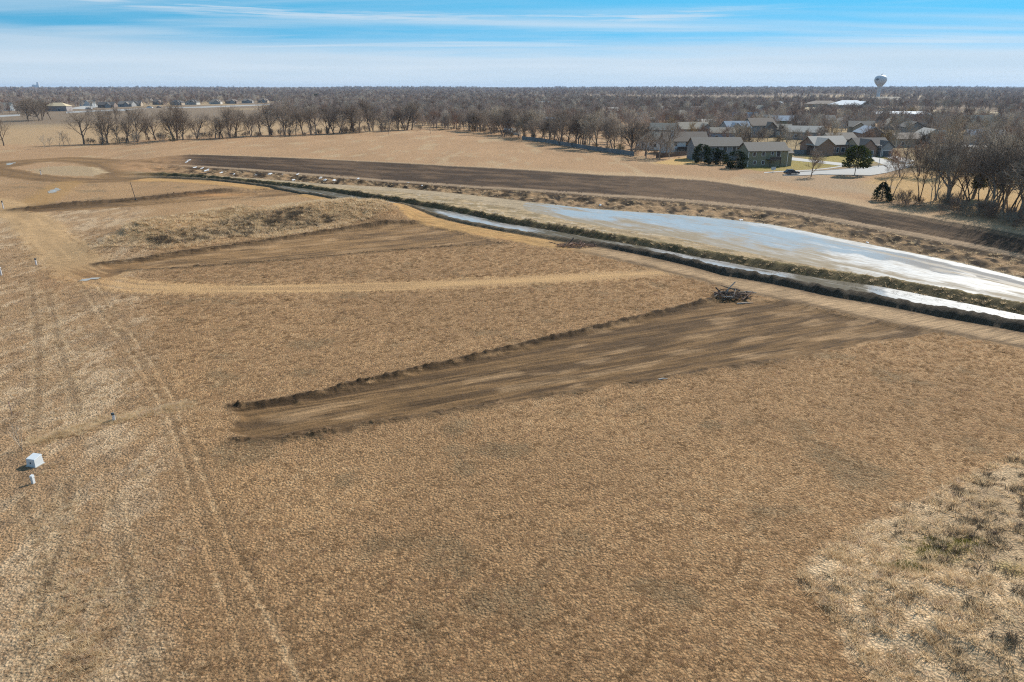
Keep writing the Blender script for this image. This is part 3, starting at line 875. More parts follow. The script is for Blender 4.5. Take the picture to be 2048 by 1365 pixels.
# ------------------------------------------------------------------ scattering (grass and the like, nobody could count)
def scatter(name, protos, P, scl, rz, idx, tilt=None):
    me = bpy.data.meshes.new(name)
    n = len(P)
    me.vertices.add(n)
    me.vertices.foreach_set('co', np.asarray(P, np.float32).ravel())
    vattr(me, 'scl', scl)
    rot = np.zeros((n, 3)); rot[:, 2] = rz
    if tilt is not None:
        rot[:, 0] = tilt
    vattr(me, 'rot', rot, 'FLOAT_VECTOR')
    vattr(me, 'pick', idx, 'INT')
    ob = link(bpy.data.objects.new(name, me))
    ng = bpy.data.node_groups.new(name, 'GeometryNodeTree')
    ng.interface.new_socket('Geometry', in_out='INPUT', socket_type='NodeSocketGeometry')
    ng.interface.new_socket('Geometry', in_out='OUTPUT', socket_type='NodeSocketGeometry')
    gi = ng.nodes.new('NodeGroupInput'); go = ng.nodes.new('NodeGroupOutput')
    iop = ng.nodes.new('GeometryNodeInstanceOnPoints')
    jn = ng.nodes.new('GeometryNodeJoinGeometry')
    for pr in reversed(protos):
        oi = ng.nodes.new('GeometryNodeObjectInfo')
        oi.inputs['Object'].default_value = pr
        oi.inputs['As Instance'].default_value = True
        ng.links.new(oi.outputs['Geometry'], jn.inputs[0])
    def na(nm, typ):
        nd = ng.nodes.new('GeometryNodeInputNamedAttribute')
        nd.data_type = typ
        nd.inputs['Name'].default_value = nm
        return nd.outputs['Attribute']
    ng.links.new(gi.outputs[0], iop.inputs['Points'])
    ng.links.new(jn.outputs[0], iop.inputs['Instance'])
    iop.inputs['Pick Instance'].default_value = True
    ng.links.new(na('pick', 'INT'), iop.inputs['Instance Index'])
    er = ng.nodes.new('FunctionNodeEulerToRotation')
    ng.links.new(na('rot', 'FLOAT_VECTOR'), er.inputs[0])
    ng.links.new(er.outputs[0], iop.inputs['Rotation'])
    ng.links.new(na('scl', 'FLOAT'), iop.inputs['Scale'])
    ng.links.new(iop.outputs[0], go.inputs[0])
    md = ob.modifiers.new('scatter', 'NODES')
    md.node_group = ng
    return ob


def blade_mat(name, c1, c2, scale=0.35, trans=0.35):
    m, T = mat_new(name)
    g = T.n('ShaderNodeNewGeometry')
    oi = T.n('ShaderNodeObjectInfo')
    nz = T.n('ShaderNodeTexNoise', ins={'Vector': g.outputs['Position'], 'Scale': scale, 'Detail': 4.0, 'Roughness': 0.6})
    f = T.math('ADD', T.math('MULTIPLY', T.smooth(nz.outputs[0], 0.3, 0.7), 0.55), T.math('MULTIPLY', oi.outputs['Random'], 0.55))
    c = T.mix(f, c1, c2)
    nm = T.n('ShaderNodeTexNoise', ins={'Vector': g.outputs['Position'], 'Scale': 1.3, 'Detail': 3.0, 'Roughness': 0.6})
    c = T.mix(T.math('MULTIPLY', T.smooth(nm.outputs[0], 0.48, 0.70), 0.55), c, T.mix(1.0, c, (0.92, 0.90, 1.12), 'MULTIPLY'))
    d = T.n('ShaderNodeBsdfDiffuse', ins={'Color': c})
    t = T.n('ShaderNodeBsdfTranslucent', ins={'Color': c})
    mx = T.n('ShaderNodeMixShader', ins={0: trans, 1: d.outputs[0], 2: t.outputs[0]})
    o = T.n('ShaderNodeOutputMaterial')
    T.link(mx.outputs[0], o.inputs[0])
    return m


def tuft_proto(name, nb, rad, h, w, lean, mat, seed):
    R_ = random.Random(seed)
    v = []; f = []
    for k in range(nb):
        a = R_.random() * 6.283; q = rad * math.sqrt(R_.random())
        x, y = q * math.cos(a), q * math.sin(a)
        b = R_.random() * 6.283
        hh = h * R_.uniform(0.55, 1.15); l = lean * R_.uniform(0.3, 1.2)
        oa = a + R_.uniform(-0.8, 0.8)
        tx, ty = x + l * math.cos(oa), y + l * math.sin(oa)
        ww = w * R_.uniform(0.6, 1.3)
        i = len(v)
        v += [(x - ww * math.cos(b), y - ww * math.sin(b), -0.02), (x + ww * math.cos(b), y + ww * math.sin(b), -0.02), (tx, ty, hh)]
        f.append((i, i + 1, i + 2))
    me = bpy.data.meshes.new(name)
    me.from_pydata(v, [], f)
    me.materials.append(mat)
    return bpy.data.objects.new(name, me)


M_TURF = blade_mat('turf_blades', (0.240, 0.152, 0.082), (0.70, 0.49, 0.290), 0.5)
M_STRAW = blade_mat('straw_blades', (0.50, 0.35, 0.19), (0.85, 0.68, 0.45), 0.9, 0.45)
M_DARKW = blade_mat('dark_weeds', (0.10, 0.078, 0.055), (0.23, 0.18, 0.125), 0.7, 0.2)
M_GREENW = blade_mat('green_weeds', (0.13, 0.125, 0.02), (0.24, 0.22, 0.05), 0.9)
turf_protos = [tuft_proto('tuft', 20, 0.10, 0.105, 0.010, 0.05, M_TURF, 10 + k) for k in range(4)]
straw_protos = [tuft_proto('straw_tuft', 26, 0.14, 0.24, 0.014, 0.30, M_STRAW, 20 + k) for k in range(3)]
dark_protos = [tuft_proto('weed_tuft', 40, 0.26, 0.34, 0.016, 0.22, M_DARKW, 30 + k) for k in range(3)]
green_protos = [tuft_proto('green_tuft', 30, 0.25, 0.14, 0.02, 0.10, M_GREENW, 40)]
rs = np.random.RandomState(5)


def fan_points(n, r0, r1, half=38.5, power=2.0):
    u = rs.rand(n)
    r = (r0 ** power + (r1 ** power - r0 ** power) * u) ** (1 / power)
    a = np.radians((rs.rand(n) * 2 - 1) * half)
    return r * np.sin(a), r * np.cos(a)


def cut_out(X, Y):
    keep = np.ones(X.shape, bool)
    for pp in (PAD1, PAD2, PAD3, HAUL):
        keep &= poly_sd(X, Y, pp) + (fbm(X / 1.1, Y / 1.1, 3, 5) - .5) * 1.6 > 0.05
    for pp, wd in ((TRACK, 2.8), (LROAD, 4.0)):
        keep &= line_d(X, Y, pp)[0] > wd * (0.6 + 0.6 * rs.rand(*X.shape))
    for pp in (TT1, TT2):
        keep &= line_d(X, Y, pp)[0] > 0.24 * rs.rand(*X.shape)
    _, _, R, w = section(X, Y)
    keep &= ~((np.hypot(X, Y) > R['A'] - 1) & (w > 0.1))
    return keep


# short mown turf: thick near the camera, thinning where it can no longer be told apart
PX, PY = fan_points(300000, 22, 160, half=44, power=0.75)
kp = cut_out(PX, PY) & (poly_sd(PX, PY, WEEDS) > 0)
kp &= rs.rand(len(PX)) < 0.12 + 0.88 * sstep(fbm(PX / 0.30, PY / 0.30, 2, 420), 0.36, 0.58)
kp &= (rs.rand(len(PX)) > 0.65 * sstep(-PX - (0.5 * PY + 2), -2.5, 5))
PX, PY = PX[kp], PY[kp]
pz = terrain(PX, PY, False)
rad_ = np.hypot(PX, PY)
scl = (0.75 + 0.6 * rs.rand(len(PX))) * np.clip(rad_ / 60, 0.8, 1.7)
turf = scatter('turf', turf_protos, np.stack([PX, PY, pz], 1), scl, rs.rand(len(PX)) * 6.28, rs.randint(0, 4, len(PX)))
tag(turf, 'short dry brown turf covering the field', 'grass', kind='stuff')

# straw and weeds: near right bank, mound, left-hand verge, along the trench
P_ = []
def poly_points(n, pts, pred=None):
    xs = [p[0] for p in pts]; ys = [p[1] for p in pts]
    X = min(xs) + rs.rand(n) * (max(xs) - min(xs)); Y = min(ys) + rs.rand(n) * (max(ys) - min(ys))
    k = poly_sd(X, Y, pts) < 0
    k &= (np.abs(np.arctan2(X, Y)) < math.radians(45)) & (np.hypot(X, Y) < 300)
    return X[k], Y[k]


def line_points(n, pts, sig):
    seg = rs.randint(0, len(pts) - 1, n); t = rs.rand(n)
    a = np.array(pts)
    p = a[seg] + (a[seg + 1] - a[seg]) * t[:, None] + rs.randn(n, 2) * sig
    return p[:, 0], p[:, 1]


sx, sy, ss = [], [], []
X, Y = poly_points(30000, WEEDS)
dn = poly_sd(X, Y, WEEDS_DARK)
k = (rs.rand(len(X)) < np.where(dn < 0, 0.42, 0.85)) & (fbm(X / 2, Y / 2, 3, 401) > 0.36)
sx.append(X[k]); sy.append(Y[k]); ss.append(0.75 + 0.8 * rs.rand(k.sum()))
X, Y = poly_points(9000, MOUND_PAT)
k = fbm(X / 5, Y / 5, 3, 402) > 0.45
sx.append(X[k]); sy.append(Y[k]); ss.append(1.3 + 1.2 * rs.rand(k.sum()))
X, Y = line_points(260, W_([(140, 1130), (150, 1230), (150, 1300), (190, 1340)]), 0.9)
sx.append(X); sy.append(Y); ss.append(0.6 + 0.7 * rs.rand(len(X)))
X, Y = line_points(900, TRENCH, 0.45)
sx.append(X); sy.append(Y); ss.append(0.6 + 0.6 * rs.rand(len(X)))
X, Y = fan_points(26000, 26, 120, power=1.0)
k = (-X - (0.5 * Y + 2) > -2 + 6 * rs.rand(len(X))) & (fbm(X / 2.2, Y / 3.5, 4, 113) > 0.50) & cut_out(X, Y)
sx.append(X[k]); sy.append(Y[k]); ss.append(0.45 + 0.45 * rs.rand(k.sum()))
aD = np.interp(rs.rand(800), [0, 1], [LAZ['D'][0][0], LAZ['D'][0][-2]])
rD = np.interp(aD, LAZ['D'][0], LAZ['D'][1]) + rs.randn(800) * 1.6 + 3.0
sx.append(rD * np.sin(aD)); sy.append(rD * np.cos(aD)); ss.append(0.6 + 0.8 * rs.rand(800))
aG = np.interp(rs.rand(800), [0, 1], [LAZ['F'][0][0], LAZ['F'][0][-2]])
tG = rs.rand(800)
rG = np.interp(aG, LAZ['F'][0], LAZ['F'][1]) * (1 - tG) + np.interp(aG, LAZ['G'][0], LAZ['G'][1]) * tG
sx.append(rG * np.sin(aG)); sy.append(rG * np.cos(aG)); ss.append(0.8 + 1.2 * rs.rand(800))
X = np.concatenate(sx); Y = np.concatenate(sy); S = np.concatenate(ss)
straw = scatter('straw_grass', straw_protos, np.stack([X, Y, terrain(X, Y, False)], 1), S, rs.rand(len(X)) * 6.28, rs.randint(0, 3, len(X)))
tag(straw, 'pale dead straw grass on the banks, mound and verge', 'grass', kind='stuff')

sx, sy, ss = [], [], []
X, Y = poly_points(9000, WEEDS)
dn = poly_sd(X, Y, WEEDS_DARK)
k = (rs.rand(len(X)) < np.where(dn < 0, 0.75, 0.12)) & (fbm(X / 1.4, Y / 1.4, 3, 403) > 0.49)
sx.append(X[k]); sy.append(Y[k]); ss.append(0.5 + 0.7 * rs.rand(k.sum()))
X, Y = poly_points(1300, MOUND_DARK)
sx.append(X); sy.append(Y); ss.append(0.9 + 1.2 * rs.rand(len(X)))
X, Y = line_points(500, W_([(140, 1150), (150, 1230), (150, 1300), (190, 1330)]), 1.0)
sx.append(X[:45]); sy.append(Y[:45]); ss.append(0.25 + 0.3 * rs.rand(45))
aD = np.interp(rs.rand(900), [0, 1], [LAZ['D'][0][0], LAZ['D'][0][-2]])
rD = np.interp(aD, LAZ['D'][0], LAZ['D'][1]) + rs.randn(900) * 1.0
sx.append(rD * np.sin(aD)); sy.append(rD * np.cos(aD)); ss.append(0.6 + 0.8 * rs.rand(900))
X = np.concatenate(sx); Y = np.concatenate(sy); S = np.concatenate(ss)
weeds = scatter('dark_weeds', dark_protos, np.stack([X, Y, terrain(X, Y, False)], 1), S, rs.rand(len(X)) * 6.28, rs.randint(0, 3, len(X)))
tag(weeds, 'dark dead weeds on the mound and the near right bank', 'weeds', kind='stuff')
gx, gy = [], []
for qx, qy, gr, n in ((1880, 1095, 0.9, 90), (1815, 1125, 0.6, 40), (1940, 1085, 0.8, 30)):
    q = at(qx, qy, 0.9)
    gx.append(q[0] + rs.randn(n) * gr * 0.8); gy.append(q[1] + rs.randn(n) * gr * 0.6)
X = np.concatenate(gx); Y = np.concatenate(gy)
gw = scatter('green_weeds', green_protos, np.stack([X, Y, terrain(X, Y, False)], 1), 0.5 + 0.6 * rs.rand(len(X)), rs.rand(len(X)) * 6.28, np.zeros(len(X), int))
tag(gw, 'yellow green low weeds on the near right bank', 'weeds', kind='stuff')


# ------------------------------------------------------------------ bare winter trees
def bark(name, c, var=0.3):
    if name in MATS:
        return MATS[name]
    m, T = mat_new(name)
    oi = T.n('ShaderNodeObjectInfo')
    g = T.n('ShaderNodeNewGeometry')
    nz = T.n('ShaderNodeTexNoise', ins={'Vector': g.outputs['Position'], 'Scale': 0.8, 'Detail': 4.0})
    f = T.math('ADD', T.math('MULTIPLY', oi.outputs['Random'], 2 * var), 1 - var)
    f = T.math('MULTIPLY', f, T.math('ADD', 0.75, T.math('MULTIPLY', nz.outputs[0], 0.5)))
    cc = T.n('ShaderNodeVectorMath', operation='SCALE', ins={0: c, 'Scale': f})
    b = T.n('ShaderNodeBsdfPrincipled', ins={'Base Color': cc.outputs[0], 'Roughness': 0.9, 'Specular IOR Level': 0.2})
    o = T.n('ShaderNodeOutputMaterial')
    T.link(b.outputs[0], o.inputs[0])
    return m


B_GREY = bark('bark_grey', (0.255, 0.200, 0.155))
B_DARK = bark('bark_dark', (0.150, 0.115, 0.088))
B_PALE = bark('bark_pale', (0.36, 0.30, 0.23))
B_RED = bark('bark_reddish', (0.27, 0.175, 0.125))
B_GOLD = bark('bark_golden', (0.270, 0.190, 0.095))


class Tubes:
    def __init__(self):
        self.v = []; self.f = []

    def tube(self, pts, rads, k):
        n0 = len(self.v)
        for i, p in enumerate(pts):
            if i == 0: d = pts[1] - pts[0]
            elif i == len(pts) - 1: d = pts[i] - pts[i - 1]
            else: d = pts[i + 1] - pts[i - 1]
            d = d.normalized()
            s = d.cross(Vector((0.13, 0.31, 0.94))) if abs(d.z) < 0.9 else d.cross(Vector((1, 0.2, 0)))
            s.normalize(); t = d.cross(s)
            if i == len(pts) - 1 and rads[i] <= 0.0:
                self.v.append(p[:]); break
            for q in range(k):
                a = 2 * math.pi * q / k
                w = p + s * (math.cos(a) * rads[i]) + t * (math.sin(a) * rads[i])
                self.v.append(w[:])
        for i in range(len(pts) - 1):
            a = n0 + i * k; b = a + k
            tip = (i == len(pts) - 2 and rads[-1] <= 0.0)
            for q in range(k):
                q2 = (q + 1) % k
                if tip: self.f.append((a + q, a + q2, b))
                else: self.f.append((a + q, a + q2, b + q2, b + q))

    def mesh(self, name, mat):
        me = bpy.data.meshes.new(name)
        me.from_pydata(self.v, [], self.f)
        me.materials.append(mat)
        for p in me.polygons: p.use_smooth = True
        return me


def grow(seed, h, counts, trunk_r, spread=0.8, stems=1, fork=0.3, twig=0.02, up=0.25, lean=0.0):
    """returns trunk and crown tubes of a bare tree h metres tall"""
    R_ = random.Random(seed)
    tr, cr = Tubes(), Tubes()

    def rv(s):
        return Vector((R_.gauss(0, s), R_.gauss(0, s), R_.gauss(0, s)))

    def branch(p, d, L, r, lev):
        last = lev >= len(counts)
        nseg = 4 if lev <= 1 else (3 if lev == 2 else 2)
        if last: nseg = 2
        pts = [p.copy()]; dd = d.normalized(); dirs = [dd]
        for i in range(nseg):
            dd = (dd + rv(0.16 if lev else 0.10) + Vector((0, 0, up * (0.5 if lev else 0.1)))).normalized()
            pts.append(pts[-1] + dd * (L / nseg)); dirs.append(dd)
        r1 = 0.0 if last else r * (0.55 if lev == 0 else 0.4)
        rads = [r + (r1 - r) * i / nseg for i in range(nseg + 1)]
        tgt = tr if lev <= (1 if len(counts) > 2 else 0) else cr
        tgt.tube(pts, rads, 7 if lev == 0 else (5 if lev == 1 else 3))
        if last: return
        n = counts[lev]
        n = max(2, int(round(n * R_.uniform(0.8, 1.2))))
        ph = R_.random() * 6.28
        for k in range(n):
            f0 = fork if lev == 0 else 0.22
            t = f0 + (1 - f0) * (k + R_.random() * 0.8) / n
            t = min(t, 1.0)
            x = t * nseg; i = min(int(x), nseg - 1)
            q = pts[i].lerp(pts[i + 1], x - i)
            dd = dirs[i + 1]
            ph += 2.4 + R_.uniform(-0.5, 0.5)
            s = dd.cross(Vector((0.3, 0.2, 0.93)) if abs(dd.z) < 0.95 else Vector((1, 0, 0))).normalized()
            o = (Matrix.Rotation(ph, 3, dd) @ s)
            ang = spread * R_.uniform(0.65, 1.2)
            if lev == 0: ang *= 1.15 - 0.5 * t
            nd = dd * math.cos(ang) + o * math.sin(ang)
            ll = L * R_.uniform(0.5, 0.78) * (1.0 - 0.35 * (t - f0)) if lev else h * R_.uniform(0.42, 0.60) * (1.05 - 0.45 * t)
            rr = max(rads[i] * R_.uniform(0.45, 0.62), twig)
            if lev + 1 >= len(counts): rr = twig * R_.uniform(0.8, 1.3)
            branch(q, nd, ll, rr, lev + 1)

    for sidx in range(stems):
        a = 6.283 * sidx / max(stems, 1) + R_.random()
        q = 0.25 + 0.2 * R_.random() if stems > 1 else lean
        d = Vector((math.cos(a) * q, math.sin(a) * q, 1))
        b = Vector((math.cos(a), math.sin(a), 0)) * (0.18 if stems > 1 else 0)
        branch(b + Vector((0, 0, -0.25)), d, h * R_.uniform(0.62, 0.74), trunk_r * (0.65 if stems > 1 else 1.0), 0)
    return tr, cr


TREES = {}      # kind -> list of (trunk mesh, crown mesh, height)
def variants(kind, n, mats, **kw):
    out = []
    for k in range(n):
        hh = kw['h']
        t, c = grow(hash(kind) % 1000 * 0 + sum(map(ord, kind)) * 7 + k * 13, **kw)
        zs = max(v[2] for v in c.v)
        m = mats[k % len(mats)]
        out.append((t.mesh('trunk', m), c.mesh('crown', m), zs))
    TREES[kind] = out


# tall hedgerow trees, seen at a few hundred metres
variants('hedge', 6, [B_GREY, B_DARK, B_GREY], h=13.0, counts=(8, 6, 6, 4), trunk_r=0.32, spread=0.80, fork=0.22, twig=0.021, lean=0.25)
variants('stem', 4, [B_GREY, B_PALE], h=11.0, counts=(6, 5, 5, 4), trunk_r=0.17, spread=0.62, stems=2, fork=0.35, twig=0.017)
variants('big', 2, [B_PALE, B_GREY], h=17.0, counts=(9, 7, 6, 5), trunk_r=0.42, spread=0.62, fork=0.25, twig=0.022)
variants('yard', 5, [B_GREY, B_PALE, B_RED, B_GREY, B_GOLD], h=9.0, counts=(8, 6, 6, 4), trunk_r=0.20, spread=0.70, fork=0.22, twig=0.026)
B_W1 = bark('bark_wood_grey', (0.37, 0.295, 0.245)); B_W2 = bark('bark_wood_pale', (0.48, 0.41, 0.33)); B_W3 = bark('bark_wood_brown', (0.27, 0.20, 0.155))
variants('wood', 6, [B_W1, B_W1, B_W2, B_W3, B_W1, B_RED], h=12.0, counts=(9, 7, 6), trunk_r=0.30, spread=0.75, fork=0.2, twig=0.060)
variants('small', 3, [B_PALE, B_GREY], h=5.0, counts=(7, 5, 4), trunk_r=0.07, spread=0.6, fork=0.2, twig=0.016)
variants('sapling', 1, [B_PALE], h=2.6, counts=(9, 4), trunk_r=0.035, spread=0.55, fork=0.25, twig=0.007)
variants('shrub', 3, [B_GREY, B_DARK, B_RED], h=3.0, counts=(6, 5, 4), trunk_r=0.035, spread=0.65, stems=5, fork=0.12, twig=0.014)
JOINED = {}


def joined_mesh(kind, k):
    if (kind, k) in JOINED:
        return JOINED[(kind, k)]
    t, c, h = TREES[kind][k]
    v = [x.co[:] for x in t.vertices]; n = len(v)
    v += [x.co[:] for x in c.vertices]
    f = [tuple(p.vertices) for p in t.polygons] + [tuple(n + i for i in p.vertices) for p in c.polygons]
    me = bpy.data.meshes.new('bare_tree')
    me.from_pydata(v, [], f)
    me.materials.append(c.materials[0])
    JOINED[(kind, k)] = me
    return me


TR = random.Random(77)
USED = []


def put_tree(kind, loc, height, label, group=None, name='bare_tree', parts=True, k=None, rz=None, mat=None):
    vs = TREES[kind]
    if k is None: k = TR.randrange(len(vs))
    t, c, h = vs[k % len(vs)]
    s = height / h
    sx = s * TR.uniform(0.85, 1.15)
    rz = TR.random() * 6.28 if rz is None else rz
    if parts:
        o = empty(name, loc, rz)
        for nm, me in (('trunk', t), ('crown', c)):
            p = link(bpy.data.objects.new(nm, me), o)
            if mat:
                p.material_slots[0].link = 'OBJECT'; p.material_slots[0].material = mat
    else:
        o = link(bpy.data.objects.new(name, joined_mesh(kind, k % len(vs))))
        o.location = loc; o.rotation_euler = (0, 0, rz)
        if mat:
            o.material_slots[0].link = 'OBJECT'; o.material_slots[0].material = mat
    o.scale = (sx, sx, s)
    tag(o, label, 'tree' if 'shrub' not in name else 'shrub', group)
    USED.append((loc[0], loc[1]))
    return o


def along(pts, n, jx=4.0, jy=3.0):
    """n points spread along a photographed line, in metres"""
    w = [place(x, y) for x, y in pts]
    seg = [(w[i + 1] - w[i]).length for i in range(len(w) - 1)]
    tot = sum(seg)
    out = []
    for k in range(n):
        s = (k + 0.5 + TR.uniform(-0.35, 0.35)) / n * tot
        i = 0
        while i < len(seg) - 1 and s > seg[i]:
            s -= seg[i]; i += 1
        p = w[i].lerp(w[i + 1], s / seg[i]) + Vector((TR.gauss(0, jx), TR.gauss(0, jy), 0))
        p.z = ground_z(p.x, p.y)
        out.append(p)
    return out


# evergreens: a trunk and a crown of many small sprays
M_NEEDLE = blade_mat('needles', (0.018, 0.028, 0.012), (0.055, 0.070, 0.030), 0.8, 0.15)
M_NEEDLE2 = blade_mat('needles_olive', (0.045, 0.060, 0.018), (0.12, 0.13, 0.045), 0.8, 0.2)


def evergreen_meshes(seed, h, rad, shape, n, mat, base=0.05):
    R_ = random.Random(seed)
    tb = Tubes()
    tb.tube([Vector((0, 0, -0.2)), Vector((0.05, 0, h * .5)), Vector((0, 0.03, h * 0.95))], [0.13, 0.08, 0.0], 6)
    for k in range(14):
        z = h * R_.uniform(base + 0.05, 0.85); a = R_.random() * 6.28
        q = rad * shape(z / h) * 0.85
        tb.tube([Vector((0, 0, z - q * 0.1)), Vector((q * math.cos(a), q * math.sin(a), z + q * .25))], [0.04, 0.0], 3)
    v = []; f = []
    clumps = [(R_.random() * 6.28, R_.uniform(base, 1.0), R_.uniform(0.75, 1.2)) for _ in range(60)]
    for k in range(n):
        ca, cz, cs = clumps[R_.randrange(60)]
        t = min(max(cz + R_.gauss(0, 0.06), base), 1.0)
        q = rad * shape(t) * cs * (0.35 + 0.65 * math.sqrt(R_.random()))
        a = ca + R_.gauss(0, 0.35)
        c = Vector((q * math.cos(a), q * math.sin(a), t * h))
        d = Vector((math.cos(a), math.sin(a), R_.uniform(-0.1, 0.9))).normalized()
        L = h * R_.uniform(0.05, 0.11)
        sd_ = d.cross(Vector((R_.gauss(0, 1), R_.gauss(0, 1), R_.gauss(0, 1)))).normalized() * L * 0.28
        i = len(v)
        v += [(c - sd_)[:], (c + sd_)[:], (c + d * L)[:]]
        f.append((i, i + 1, i + 2))
    me = bpy.data.meshes.new('crown')
    me.from_pydata(v, [], f); me.materials.append(mat)
    return tb.mesh('trunk', B_DARK), me


def put_evergreen(name, loc, h, rad, shape, n, mat, seed, label, group=None, base=0.05):
    t, c = evergreen_meshes(seed, h, rad, shape, n, mat, base)
    o = empty(name, loc)
    link(bpy.data.objects.new('trunk', t), o); link(bpy.data.objects.new('crown', c), o)
    return tag(o, label, 'tree', group)


CONE = lambda t: max(0.0, min(1.0, (1.04 - t) * 1.05)) ** 0.8 * min(1.0, 0.75 + t * 2)
ROUND = lambda t: math.sqrt(max(0.0, 1 - ((t - 0.45) / 0.57) ** 2))
put_evergreen('juniper', place(1402, 326), 6.2, 2.9, ROUND, 2600, M_NEEDLE, 1, 'dark evergreen in front of the blue grey house, leftmost of the four')
put_evergreen('juniper', place(1426, 329), 5.2, 2.7, ROUND, 2400, M_NEEDLE, 2, 'dark evergreen in front of the blue grey house, second from left')
put_evergreen('juniper', place(1440, 330), 4.7, 2.3, ROUND, 2200, M_NEEDLE, 3, 'dark evergreen in front of the blue grey house, third from left')
put_evergreen('juniper', place(1471, 337), 5.4, 3.2, ROUND, 3000, M_NEEDLE, 4, 'wide dark round evergreen left of the olive green house')
put_evergreen('juniper', place(1762, 402), 4.2, 2.6, CONE, 2600, M_NEEDLE, 5, 'low dark cedar bush at the top of the bare embankment')
put_evergreen('pine_tree', place(1709, 351), 8.4, 3.6, ROUND, 2600, M_NEEDLE2, 6, 'olive green pine beside the curved street casting a dark shadow', base=0.28)
put_evergreen('cedar_tree', place(1975, 400), 9.0, 3.2, ROUND, 2200, M_NEEDLE2, 7, 'olive leafy tree standing among the bare thicket trees at right', base=0.3)
put_evergreen('cedar_tree', place(632, 200), 12, 6, ROUND, 1500, M_NEEDLE, 8, 'single dark evergreen in the grey wood behind the field')
for k, (x, y) in enumerate(((345, 284), (232, 289), (515, 274), (690, 266), (880, 262), (1235, 303), (1135, 290))):
    put_evergreen('cedar_shrub', place(x, y), TR.uniform(2.4, 4.2), TR.uniform(1.4, 2.4), ROUND, 500, M_NEEDLE, 20 + k, 'dark low cedar at the foot of the bare tree line along the far field', 'dark cedars under the tree lines')

# the right-hand thicket above the embankment
TH = [(1838, 402, 11.0, 'stem'), (1862, 408, 9.5, 'stem'), (1898, 410, 13.0, 'hedge'), (1925, 416, 10.5, 'stem'), (1952, 420, 12.0, 'stem'), (1985, 428, 11.0, 'hedge'),
      (2010, 432, 12.5, 'stem'), (2034, 440, 13.5, 'hedge'), (1880, 398, 10.0, 'stem'), (1940, 405, 11.0, 'stem'), (2000, 412, 12.0, 'stem'), (2060, 430, 12.0, 'hedge'), (1915, 396, 9.0, 'stem'), (1970, 405, 9.5, 'stem')]
put_tree('stem', place(1782, 398), 10.5, 'leaning forked bare tree rising behind the low cedar bush', k=0)
TH += [(1850, 396, 12, 'stem'), (1872, 402, 13, 'stem'), (1890, 404, 11, 'stem'), (1910, 408, 12, 'hedge'), (1932, 410, 11, 'stem'), (1945, 398, 13, 'hedge'), (1962, 414, 12, 'stem'), (1978, 412, 14, 'stem'), (1992, 420, 11, 'stem'), (2004, 422, 13, 'hedge'), (2018, 418, 12, 'stem'), (2028, 426, 12, 'stem'), (2044, 424, 14, 'hedge'), (2052, 438, 12, 'stem'), (2070, 446, 14, 'hedge'), (2085, 440, 13, 'stem'), (2100, 450, 14, 'hedge'), (2120, 452, 14, 'hedge')]
ORD = ['first', 'second', 'third', 'fourth', 'fifth', 'sixth', 'seventh', 'eighth', 'ninth', 'tenth', 'eleventh', 'twelfth', 'thirteenth', 'fourteenth', 'fifteenth', 'sixteenth', 'seventeenth', 'eighteenth', 'nineteenth', 'twentieth']
ORD += ['twenty ' + q for q in ORD[:9]] + ['thirtieth'] + ['thirty ' + q for q in ORD[:9]] + ['fortieth'] + ['forty ' + q for q in ORD[:9]] + ['fiftieth'] + ['fifty ' + q for q in ORD[:9]] + ['sixtieth'] + ['sixty ' + q for q in ORD[:9]]
TH = [q for k_, q in enumerate(sorted(TH)) if k_ % 3 != 1 or q[0] > 1960]
for n_, (x, y, h, kd) in enumerate(TH):
    put_tree(kd, place(x, y), h * TR.uniform(1.1, 1.45), 'bare thicket tree above the embankment, %s from its left end' % ORD[n_], 'thicket trees above the embankment', mat=TR.choice([B_GREY, B_PALE, B_PALE, B_DARK]))
for p in along([(1800, 408), (1900, 418), (1960, 428), (2048, 448), (2110, 462)], 34, 3.0, 2.5):
    put_tree('shrub', p, TR.uniform(1.5, 4.2), 'leafless brush under the thicket trees at right', 'brush under the thicket', name='shrub', parts=False, mat=TR.choice([B_GREY, B_RED, B_PALE]))
put_tree('big', place(1882, 352), 19.0, 'tallest pale spreading bare tree in front of the pale gabled house', k=0)
put_tree('yard', place(1622, 354), 8.6, 'small rounded bare tree at the end of the curved street', k=1, mat=B_GREY)
put_tree('big', place(1960, 345), 13.0, 'grey bare tree right of the pale gabled house', k=1)
put_tree('yard', place(1800, 355), 10.0, 'brown bare tree beside the driveway of the twin gabled garage', k=2)
put_tree('big', place(2030, 360), 15.0, 'broad bare tree at the right edge above the street', k=1)
